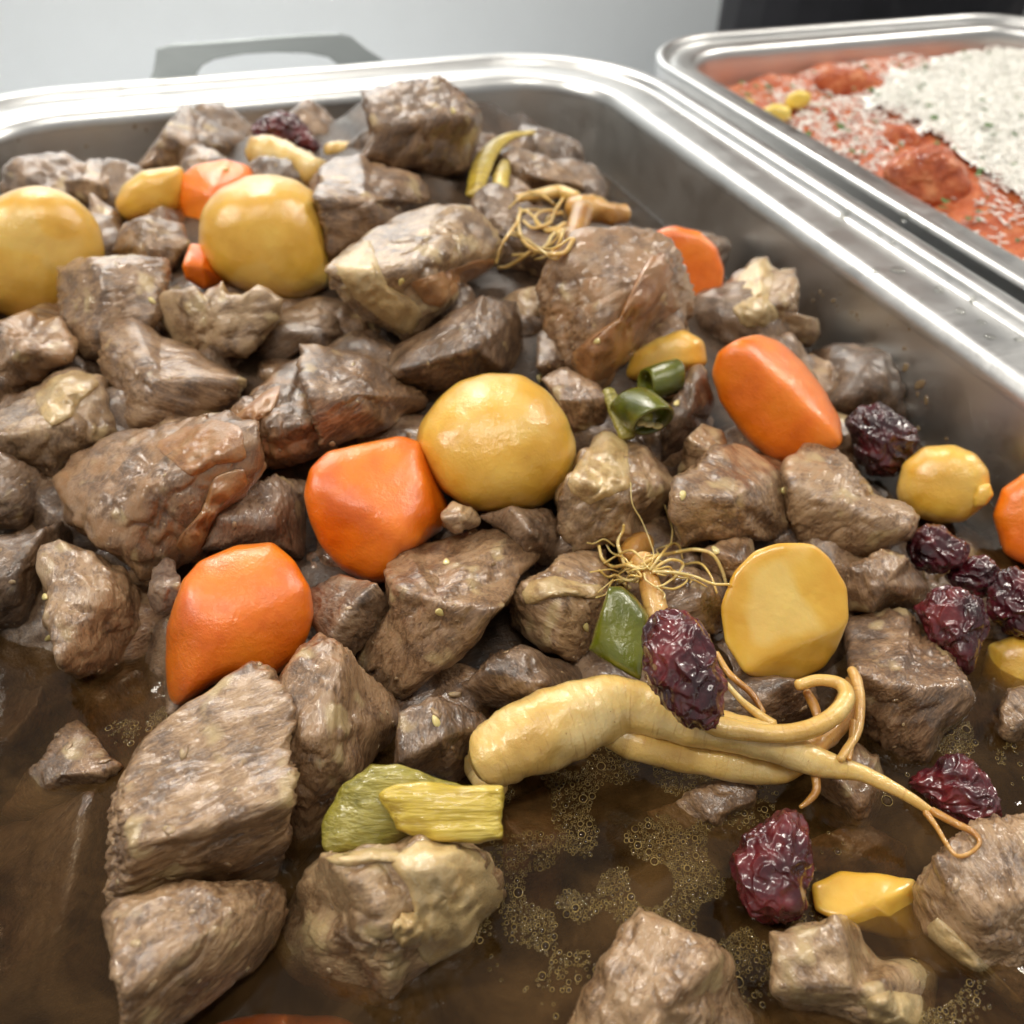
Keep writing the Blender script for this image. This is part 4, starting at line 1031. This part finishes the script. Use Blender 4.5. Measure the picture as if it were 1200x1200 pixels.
sc = tube('scallion_piece', [wp(585,225,.004,.003), wp(588,205,.005,.004), wp(592,190,.005,.003)], [.003,.0036,.002], 'scallion', None, seg=12, flat=.5, amp=.15)
tag(sc, 'short yellow scallion shred under the arching strip', 'scallion', 'stewed scallion')
sc = tube('scallion_piece', [wp(713,458,-.004,.002), wp(722,480,-.006,.002), wp(735,510,-.009,.002)], [.002,.0026,.0028], 'scallion_green', None, seg=12, flat=.6, amp=.12)
tag(sc, 'pale scallion stalk beside the cut chilli ring', 'scallion', 'stewed scallion')

piece('chilli_piece', 'green chilli tube with slanted cut ends beside the glossy jujube', 'chilli', [(688,762),(697,735),(708,700),(712,686),(729,686),(745,700),(762,722),(757,760),(751,798),(735,790),(712,777)], 'chilli', kind='veg', p=7, front=.5, depth=.45, near=.008, n=36, smooth_deg=2,
      facets=[(unit([.05,-.5,.85]), (722,735), .0052), (unit([-.95,-.2,.5]), (705,730), .005), (unit([.8,-.2,.75]), (742,715), .0048)], group='green chilli pieces')
def chilli_ring(label, a, b, r, slant, near):
    """hollow cut chilli: a, b = (px, py, z) of the two ends"""
    A, B = wp(*a, near), wp(*b, near)
    t = unit(B-A); u = unit(np.cross(t, [0, 0, 1])); v = np.cross(u, t)
    R = px_r(A, r); seg = 28
    prof = [(0, .80), (0, .95), (.06, 1.0), (.5, 1.03), (.94, 1.0), (1, .95), (1, .80), (.7, .78), (.3, .78)]
    L = np.linalg.norm(B-A); org = (A+B)/2
    V = []
    for s, k in prof:
        for j in range(seg):
            an = 2*math.pi*j/seg; off = (math.cos(an)*u+math.sin(an)*v)*R*k*(1+.05*math.sin(2*an+1))
            sh = slant*R*math.sin(an)*k
            V.append(A+t*(s*L+sh)+off-org)
    n = len(prof); Fs = [(i*seg+j, ((i+1) % n)*seg+j, ((i+1) % n)*seg+(j+1) % seg, i*seg+(j+1) % seg) for i in range(n) for j in range(seg)]
    e = tag(empty('chilli_piece', tuple(org)), label, 'chilli', 'green chilli pieces')
    me = bpy.data.meshes.new('flesh'); me.from_pydata([tuple(x) for x in V], [], Fs)
    me.polygons.foreach_set('use_smooth', np.ones(len(me.polygons), dtype=bool)); me.update()
    link('flesh', me, 'chilli', e)
    Vs, fc = cube_sphere(6)
    core = Vs*np.array([R*.55, R*.45, R*.40]) @ np.stack([t, u, v])
    link('pith', mesh_np('pith', core+t*L*.05-v*R*.2, fc), 'chilliflesh', e)
    for k in range(3):
        s = Vs*np.array([.0017, .0014, .0007]) + np.array([0, 0, 0])
        link('seed', mesh_np('seed', s+t*L*(.42-.05*k)+u*R*(-.3+.35*k)-v*R*(.35-.1*k), fc), 'seed', e)
    return e
chilli_ring('slanted green chilli ring with pale seeds in its hollow', (738,470,-.008), (766,494,-.006), 26, .55, .009)
chilli_ring('dark green chilli ring behind the slanted seedy one', (756,452,-.008), (793,440,-.006), 21, .3, .004)

# ------------------------------------------------------------------ pasta pan
def side_z(x, y):
    cx, cy = .46, .33
    m = np.exp(-(((x-cx)/.14)**2+((y-cy)/.20)**2)*1.1)
    q = np.stack([x, y, 0*x], 1)*1000
    return -.020+.026*m + .0035*fbm(q/26, 3) + .0011*fbm(q/6, 2)
n = 170
gx, gy = np.meshgrid(np.linspace(SIDE[0]+.003, SIDE[1]-.003, n), np.linspace(SIDE[2]+.003, SIDE[3]-.003, n), indexing='ij')
zs = side_z(gx.ravel(), gy.ravel())
edge = np.minimum.reduce([gx.ravel()-SIDE[0], SIDE[1]-gx.ravel(), SIDE[3]-gy.ravel()])
zs -= .012*np.clip(1-edge/.02, 0, 1)**2
V = np.stack([gx.ravel(), gy.ravel(), zs], 1)
# clip to the rounded basin
hw, hh = (SIDE[1]-SIDE[0])/2-.0065, (SIDE[3]-SIDE[2])/2-.0065
cx, cy = (SIDE[0]+SIDE[1])/2, (SIDE[2]+SIDE[3])/2
rr = .038
dx, dy = V[:,0]-cx, V[:,1]-cy
ax, ay = np.abs(dx)-(hw-rr), np.abs(dy)-(hh-rr)
dist = np.hypot(np.maximum(ax, 0), np.maximum(ay, 0))
over = np.where(dist > rr, rr/np.maximum(dist, 1e-9), 1)
V[:,0] = cx+np.sign(dx)*np.where(ax > 0, (hw-rr)+ax*over, np.abs(dx)); V[:,1] = cy+np.sign(dy)*np.where(ay > 0, (hh-rr)+ay*over, np.abs(dy))
i, j = np.meshgrid(np.arange(n-1), np.arange(n-1), indexing='ij'); q = (i*n+j).ravel()
fc = np.stack([q, q+n, q+n+1, q+1], 1)
sk = n*n
rim_idx = np.concatenate([np.arange(n)*n, (n-1)*n+np.arange(1, n), (np.arange(n-1)[::-1])*n+n-1, np.arange(1, n-1)[::-1]])
low = V[rim_idx].copy(); low[:,2] = -.06
V2 = np.vstack([V, low]); kk = len(rim_idx); jj = np.arange(kk)
fc = np.vstack([fc, np.stack([rim_idx, np.roll(rim_idx, -1), sk+(jj+1) % kk, sk+jj], 1)])
org = np.array([cx, cy, -.03])
o = link('pasta_sauce', mesh_np('pasta_sauce', V2-org, fc), 'sauce'); o.location = org
tag(o, 'orange-red tomato meat sauce covering the pasta in the second pan', 'sauce')
def surf_side(x, y):
    return float(side_z(np.array([x]), np.array([y]))[0])
def inside(poly, x, y):
    r = False; j = len(poly)-1
    for i in range(len(poly)):
        if (poly[i][1] > y) != (poly[j][1] > y) and x < (poly[j][0]-poly[i][0])*(y-poly[i][1])/(poly[j][1]-poly[i][1])+poly[i][0]: r = not r
        j = i
    return r
DENSE = [(1015,130),(1045,95),(1110,75),(1200,55),(1330,60),(1400,300),(1240,300),(1190,235),(1130,190),(1075,150)]
MID = [(930,140),(985,100),(1040,90),(1080,140),(1075,160),(1050,175),(1035,200),(985,205),(940,175)]
BARE = [(1020,215),(1045,165),(1090,160),(1120,165),(1150,215),(1140,260),(1080,262),(1020,235)]
V, Fs = [], []
cnt = 0; bases = []
while cnt < 14000:
    x = random.uniform(SIDE[0]+.01, SIDE[1]-.01); y = random.uniform(.10, SIDE[3]-.025)
    z = surf_side(x, y); px, py, _ = to_px((x, y, z))
    dn = 1.0 if inside(DENSE, px, py) else .42 if inside(MID, px, py) else .03 if inside(BARE, px, py) else .17 if px > 900 else .03
    if random.random() > dn: continue
    cnt += 1
    L = random.uniform(.002, .0055); wd = random.uniform(.0002, .00045)
    a = random.uniform(0, math.pi); t = np.array([math.cos(a), math.sin(a), random.uniform(-.35, .35)])
    s = np.array([-math.sin(a), math.cos(a), 0]); bend = random.uniform(-.0015, .0015)
    h = z+.0008+(random.uniform(.002, .0045) if dn == 1 else random.uniform(0, .0015))
    c0 = np.array([x, y, h]); b0 = len(V)
    for k in (-1, 0, 1):
        c = c0+t*L*.5*k+s*(bend*(1-k*k)); 
        for du, dz in ((1, -1), (1, 1), (-1, 1), (-1, -1)): V.append(c+s*wd*du+np.array([0, 0, wd*.8*dz])-org)
    for k in (0, 4):
        for m_ in range(4): Fs.append((b0+k+m_, b0+k+4+m_, b0+k+4+(m_+1) % 4, b0+k+(m_+1) % 4))
    Fs += [(b0+3, b0+2, b0+1, b0), (b0+8, b0+9, b0+10, b0+11)]
for ii in range(0, n-1):
    for jj_ in range(0, n-1):
        x, y = gx[ii, jj_], gy[ii, jj_]
        if not (SIDE[0]+.02 < x < SIDE[1]-.01 and .12 < y < SIDE[3]-.03): continue
        px, py, _ = to_px((x, y, zs[ii*n+jj_]))
        jx, jy = (perlin(np.array([[x*70, y*70, .3], [x*70, y*70, 9.3], [x*260, y*260, 4.3]]))*np.array([26, 18, 14]))[:2]
        if not inside(DENSE, px+jx, py+jy): continue
        b0 = len(V)
        for (a_, b_) in ((ii, jj_), (ii+1, jj_), (ii+1, jj_+1), (ii, jj_+1)):
            V.append(np.array([gx[a_, b_], gy[a_, b_], zs[a_*n+b_]+.0030+.0012*math.sin(gx[a_, b_]*900)*math.sin(gy[a_, b_]*800)])-org)
        Fs.append((b0, b0+1, b0+2, b0+3))
o = link('grated_cheese', mesh_np('grated_cheese', np.array(V), np.array(Fs), False), 'cheese'); o.location = org
tag(o, 'white grated cheese strewn and heaped over the pasta sauce', 'cheese'); o['kind'] = 'stuff'
V, Fs = [], []
for k in range(430):
    x = random.uniform(SIDE[0]+.02, SIDE[1]-.02); y = random.uniform(.12, SIDE[3]-.04); z = surf_side(x, y)+random.uniform(.002, .006)
    b0 = len(V); a0 = random.uniform(0, 6.3); r = random.uniform(.0010, .0028)
    V.append(np.array([x, y, z+.0006])-org)
    for m_ in range(5):
        a = a0+m_*1.257; V.append(np.array([x+r*math.cos(a)*random.uniform(.6, 1.2), y+r*math.sin(a), z+random.uniform(-.0008, .001)])-org)
    for m_ in range(5): Fs.append((b0, b0+1+m_, b0+1+(m_+1) % 5))
o = link('chopped_parsley', mesh_np('chopped_parsley', np.array(V), np.array(Fs), False), 'parsley'); o.location = org
tag(o, 'flecks of chopped green parsley scattered over the cheese', 'parsley'); o['kind'] = 'stuff'
for lab, px, py, rx, ry, zz_ in (('round yellow pasta piece at the corner of the second pan', 908, 137, 20, 15, -.012), ('yellow pasta bit beside the second pan rim and the round piece', 870, 125, 14, 9, -.014), ('folded yellow pasta edge rising out of the tomato sauce', 935, 117, 16, 11, -.006)):
    solid('pasta_piece', lab, 'pasta', ell(px, py, rx, ry, -20), 'ravioli', kind='veg', z=zz_, p=3, facets='round', n=18, group='yellow pasta pieces', near=.004)
# meat lumps under the sauce
for lab, px, py, rx, ry in (('tomato-coated meat lump standing bare of cheese in the sauce', 1085, 215, 48, 42), ('small tomato-coated lump near the bare one', 1055, 165, 22, 18), ('sauce-covered pasta heap at the far side of the second pan', 1000, 100, 45, 18)):
    zc = -.002 if ry > 20 else .000
    solid('sauced_lump', lab, 'sauce', ell(px, py, rx, ry, 10), 'sauce', kind='soft', z=zc-.004, p=3, facets='round', n=26, group='sauce-covered lumps', front=.5)

# ------------------------------------------------------------------ person behind the pans
def skin_body(name, joints, edges, mat, parent, root=0):
    me = bpy.data.meshes.new(name); org = np.array(parent.location)
    me.from_pydata([tuple(np.array(j[:3])-org) for j in joints], edges, []); me.update()
    o = link(name, me, mat, parent)
    o.modifiers.new('skin', 'SKIN'); 
    for vtx, j in zip(me.skin_vertices[0].data, joints):
        vtx.radius = (j[3], j[4] if len(j) > 4 else j[3]); vtx.use_root = False
    me.skin_vertices[0].data[root].use_root = True
    s = o.modifiers.new('sub', 'SUBSURF'); s.levels = 2; s.render_levels = 2
    return o
PX, PY = .81, .95
per = tag(empty('person', (PX, PY, -.94)), 'person in black clothes standing behind the pans with one bare hand lowered', 'person')
FL = -.94
bj = [(PX,PY,FL+.93,.13,.10),(PX,PY,FL+1.10,.125,.10),(PX,PY,FL+1.28,.15,.10),(PX,PY,FL+1.43,.12,.085),(PX,PY+.01,FL+1.50,.055),(PX,PY,FL+1.58,.075,.09),(PX,PY-.01,FL+1.68,.075,.095)]
be = [(0,1),(1,2),(2,3),(3,4),(4,5),(5,6)]
for s in (-1, 1):
    k = len(bj)
    bj += [(PX+s*.185,PY,FL+1.40,.052),(PX+s*.225,PY-.01,FL+1.15,.042),(PX+s*.19,PY-.05,FL+.93,.030),(PX+s*.19,PY-.065,FL+.87,.032,.018)] if s > 0 else [(PX+s*.185,PY,FL+1.40,.052),(PX+s*.20,PY+.02,FL+1.15,.042),(PX+s*.10,PY-.16,FL+1.22,.030),(PX+s*.05,PY-.20,FL+1.24,.032,.018)]
    be += [(3,k),(k,k+1),(k+1,k+2),(k+2,k+3)]
    h = k+3
    for f_, (dx, L) in enumerate(((-.027,.060),(-.009,.072),(.009,.068),(.026,.054))):
        m0 = len(bj)
        bj += [(PX+.19+dx*.8,PY-.072,FL+.845,.0085),(PX+.19+dx,PY-.082,FL+.845-L*.55,.008),(PX+.19+dx,PY-.078,FL+.845-L,.0065)] if s > 0 else [(PX-.035,PY-.215,FL+1.245+dx*.8,.0085),(PX-.035+L*.5,PY-.235,FL+1.245+dx,.008),(PX-.035+L,PY-.225,FL+1.245+dx,.0065)]
        be += [(h,m0),(m0,m0+1),(m0+1,m0+2)]
    m0 = len(bj); bj += [(PX+.162,PY-.085,FL+.86,.010),(PX+.152,PY-.10,FL+.83,.0085)] if s > 0 else [(PX-.05,PY-.20,FL+1.275,.010),(PX-.03,PY-.205,FL+1.30,.0085)]; be += [(h,m0),(m0,m0+1)]
    k = len(bj); bj += [(PX+s*.09,PY,FL+.86,.085),(PX+s*.10,PY,FL+.47,.055),(PX+s*.10,PY+.01,FL+.09,.038),(PX+s*.11,PY-.12,FL+.04,.035)]
    be += [(0,k),(k,k+1),(k+1,k+2),(k+2,k+3)]
skin_body('body', bj, be, 'skin', per)
cj = [(PX,PY,FL+.93,.105,.11),(PX,PY,FL+1.10,.150,.125),(PX,PY,FL+1.28,.172,.122),(PX,PY,FL+1.42,.135,.105)]
ce = [(0,1),(1,2),(2,3)]
for s in (-1, 1):
    k = len(cj); cj += [(PX+s*.185,PY,FL+1.40,.068),(PX+s*.21,PY,FL+1.16,.058)]; ce += [(3,k),(k,k+1)]
    k = len(cj); cj += [(PX+s*.09,PY,FL+.84,.105),(PX+s*.10,PY,FL+.47,.078),(PX+s*.10,PY+.01,FL+.12,.062)]; ce += [(0,k),(k,k+1),(k+1,k+2)]
skin_body('clothing', cj, ce, 'black', per)
Vh, fh = cube_sphere(10)
hv = Vh*np.array([.084,.102,.11]); hv[:,2] += np.where(hv[:,1] < -.03, .045, 0)
link('hair', mesh_np('hair', hv+np.array([0, .02, 1.70]), fh), 'hair', per)

# ------------------------------------------------------------------ bubbles, drops, sesame seeds
def foam(name, label, regions, count, mat):
    seg, sec = 9, 4
    V, Fs, placed = [], [], []
    grid = {}
    tries = 0
    while len(placed) < count and tries < count*40:
        tries += 1
        px0, py0, sx, sy, wgt = random.choice(regions)
        px, py = random.gauss(px0, sx), random.gauss(py0, sy)
        if not (0 < px < 1200 and 0 < py < 1215): continue
        c = on_z(px, py, SOUP)
        if not (MAIN[0]+.012 < c[0] < MAIN[1]-.012): continue
        nn = perlin(np.array([[px/45., py/45., .5]]))[0]
        if nn < -.02: continue
        r = max(.00028, min(.0016, random.lognormvariate(-7.95, .5)))
        if tries > count*6: r *= .7
        key = (int(c[0]/.003), int(c[1]/.003)); bad = False
        for ix in (-1, 0, 1):
            for iy in (-1, 0, 1):
                for (x, y, q) in grid.get((key[0]+ix, key[1]+iy), ()):
                    if (x-c[0])**2+(y-c[1])**2 < (.97*(q+r))**2: bad = True; break
        if bad: continue
        grid.setdefault(key, []).append((c[0], c[1], r)); placed.append((c, r))
    for c, r in placed:
        b = len(V); tr = min(.00009, r*.10)+.00002
        ex = random.uniform(.85, 1.1); ph = random.uniform(0, 6.3)
        for a in range(seg):
            an = 2*math.pi*a/seg+ph; rr_ = r*(1+.08*math.sin(2*an))*ex
            for s in range(sec):
                t = 2*math.pi*s/sec
                V.append((c[0]+(rr_+tr*math.cos(t))*math.cos(an), c[1]+(rr_+tr*math.cos(t))*math.sin(an), SOUP+.0001+tr*.9*math.sin(t)))
        for a in range(seg):
            for s in range(sec):
                Fs.append((b+a*sec+s, b+((a+1) % seg)*sec+s, b+((a+1) % seg)*sec+(s+1) % sec, b+a*sec+(s+1) % sec))
    nring = len(Fs)
    for c, r in placed:                              # the thin dome over each ring
        b = len(V)
        for lv, (kr, kz) in enumerate(((1.0, 0.0), (.8, .38), (.45, .62), (.04, .70))):
            for a in range(8):
                an = a*math.pi/4; V.append((c[0]+r*kr*math.cos(an), c[1]+r*kr*math.sin(an), SOUP+.0001+r*kz*.8))
        for lv in range(3):
            for a in range(8): Fs.append((b+lv*8+a, b+lv*8+(a+1) % 8, b+(lv+1)*8+(a+1) % 8, b+(lv+1)*8+a))
    me = mesh_np(name, np.array(V), np.array(Fs)); me.materials.append(M[mat]); me.materials.append(M['drop'])
    me.polygons.foreach_set('material_index', np.array([0]*nring+[1]*(len(Fs)-nring), dtype=np.int32))
    o = link(name, me)
    tag(o, label, 'bubbles'); o['kind'] = 'stuff'
    return o
foam('oil_bubbles', 'golden oil bubbles floating in clusters on the dark broth', [(690,930,70,30,1),(760,1000,60,45,1),(820,1020,60,40,1),(680,1060,50,30,1),(640,1060,30,40,1),(860,1090,40,30,1),(740,950,70,40,1),(1130,870,25,25,1),(1080,1170,25,25,1),(175,830,20,15,1)], 3000, 'bubble')

bpy.context.view_layer.update()
dg = bpy.context.evaluated_depsgraph_get()
def cast(px, py):
    d = Vector(ray(px, py)).normalized()
    ok, loc, nrm, idx, ob, mw = scene.ray_cast(dg, Vector(EYE), d)
    return (np.array(loc), np.array(nrm), ob.name) if ok else (None, None, None)
Vs, fs = cube_sphere(8)
sv = Vs*np.array([.0014, .00085, .00050]); sv[:,1] *= (1-.35*Vs[:,0])
seed_me = mesh_np('sesame_seed', sv, fs); seed_me.materials.append(M['seed'])
SEEDS = [('on the topmost beef cube', 531, 130), ('on the grey beef cube beside the ragged scrap', 178, 353), ('on the carrot behind the two-tone potato', 264, 199), ('on the rim of the centre potato', 632, 444),
         ('on the front of the large angular beef piece', 515, 717), ('on the top of the large angular beef piece', 523, 659), ('on the crumbly brown beef chunk', 917, 575), ('beside the folded rounded beef piece', 54, 700),
         ('on the membrane of the folded beef piece', 58, 747), ('above the flat potato slice by the rootlets', 838, 645), ('on the dark wet beef near the scallion', 510, 845), ('beside the upright bone-like piece', 793, 473),
         ('between the fat-topped chunk and crumbly chunk', 800, 581), ('on the big jelly-coated cube', 700, 400), ('on the fat-ribboned beef piece', 686, 735), ('on the fat edge of the long streaky block', 470, 330)]
for lab, px, py in SEEDS:
    loc, nrm, _ = cast(px, py)
    if loc is None: continue
    o = link('sesame_seed', seed_me)
    o.location = loc+nrm*.0003
    q = Vector(nrm).to_track_quat('Z', 'Y').to_matrix() @ Matrix.Rotation(random.uniform(0, 6.28), 3, 'Z')
    o.rotation_euler = q.to_euler()
    tag(o, 'pale sesame seed '+lab, 'sesame seed', 'sesame seeds scattered over the stew')
# meat crumbs on the pieces, broth splashes on the steel
def specks(name, label, cat, mat, spots, size, flat, want):
    Vc, fc_ = cube_sphere(4); V, Fs, off = [], [], 0
    rr_ = np.random.default_rng(5)
    for px, py in spots:
        loc, nrm, nm = cast(px, py)
        if loc is None or not nm.startswith(want): continue
        s_ = size*rr_.lognormal(0, .45); q = np.array(Vector(nrm).to_track_quat('Z', 'Y').to_matrix() @ Matrix.Rotation(rr_.uniform(0, 6.3), 3, 'Z'))
        B_ = Vc*np.array([s_*rr_.uniform(.8, 2.2), s_, s_*flat]); B_ = B_*(1+.35*perlin(Vc*1.7+rr_.uniform(0, 50, 3)))[:,None]
        V.append(B_ @ q.T+loc); Fs.append(fc_+off); off += len(Vc)
    V = np.vstack(V); me = mesh_np(name, V, np.vstack(Fs)); blotches(me, V*1000*3)
    o = link(name, me, mat); tag(o, label, cat); o['kind'] = 'stuff'
specks('meat_crumbs', 'crumbs and shreds of beef and fat stuck to the heaped pieces', 'crumbs', 'fat', [(random.uniform(0, 1200), random.uniform(110, 1190)) for _ in range(650)], .00034, .45, 'beef_chunk')
specks('broth_splashes', 'dried brown broth splashes on the inner steel wall', 'splashes', 'broth_dry', [(random.gauss(1000, 120), random.gauss(380, 90)) for _ in range(90)]+[(random.uniform(0, 640), random.uniform(105, 190)) for _ in range(25)], .0006, .12, 'basin')
# water drops on the steel rims
dv = Vs*np.array([.0016, .0012, .0006])
drop_me = mesh_np('water_drop', dv, fs); drop_me.materials.append(M['drop'])
for px, py in [(990,250),(1025,318),(1052,317),(1060,254),(1085,270),(1030,275),(1125,365),(1150,378),(1195,398),(1080,352),(1160,395),(980,262),(1100,340),(1140,350),(1045,285),(232,93),(190,96),(142,103)]:
    loc, nrm, nm = cast(px, py)
    if loc is None or loc[2] < -.02 or loc[1] > .6: continue
    o = link('water_drop', drop_me); o.location = loc; s = random.uniform(.7, 1.7); o.scale = (s, s*random.uniform(.7, 1.2), s)
    o.rotation_euler = (Vector(nrm).to_track_quat('Z', 'Y').to_matrix() @ Matrix.Rotation(random.uniform(0, 6.28), 3, 'Z')).to_euler()
    tag(o, 'small clear water drop clinging to the steel rim', 'water drop', 'water drops on the pan rims')
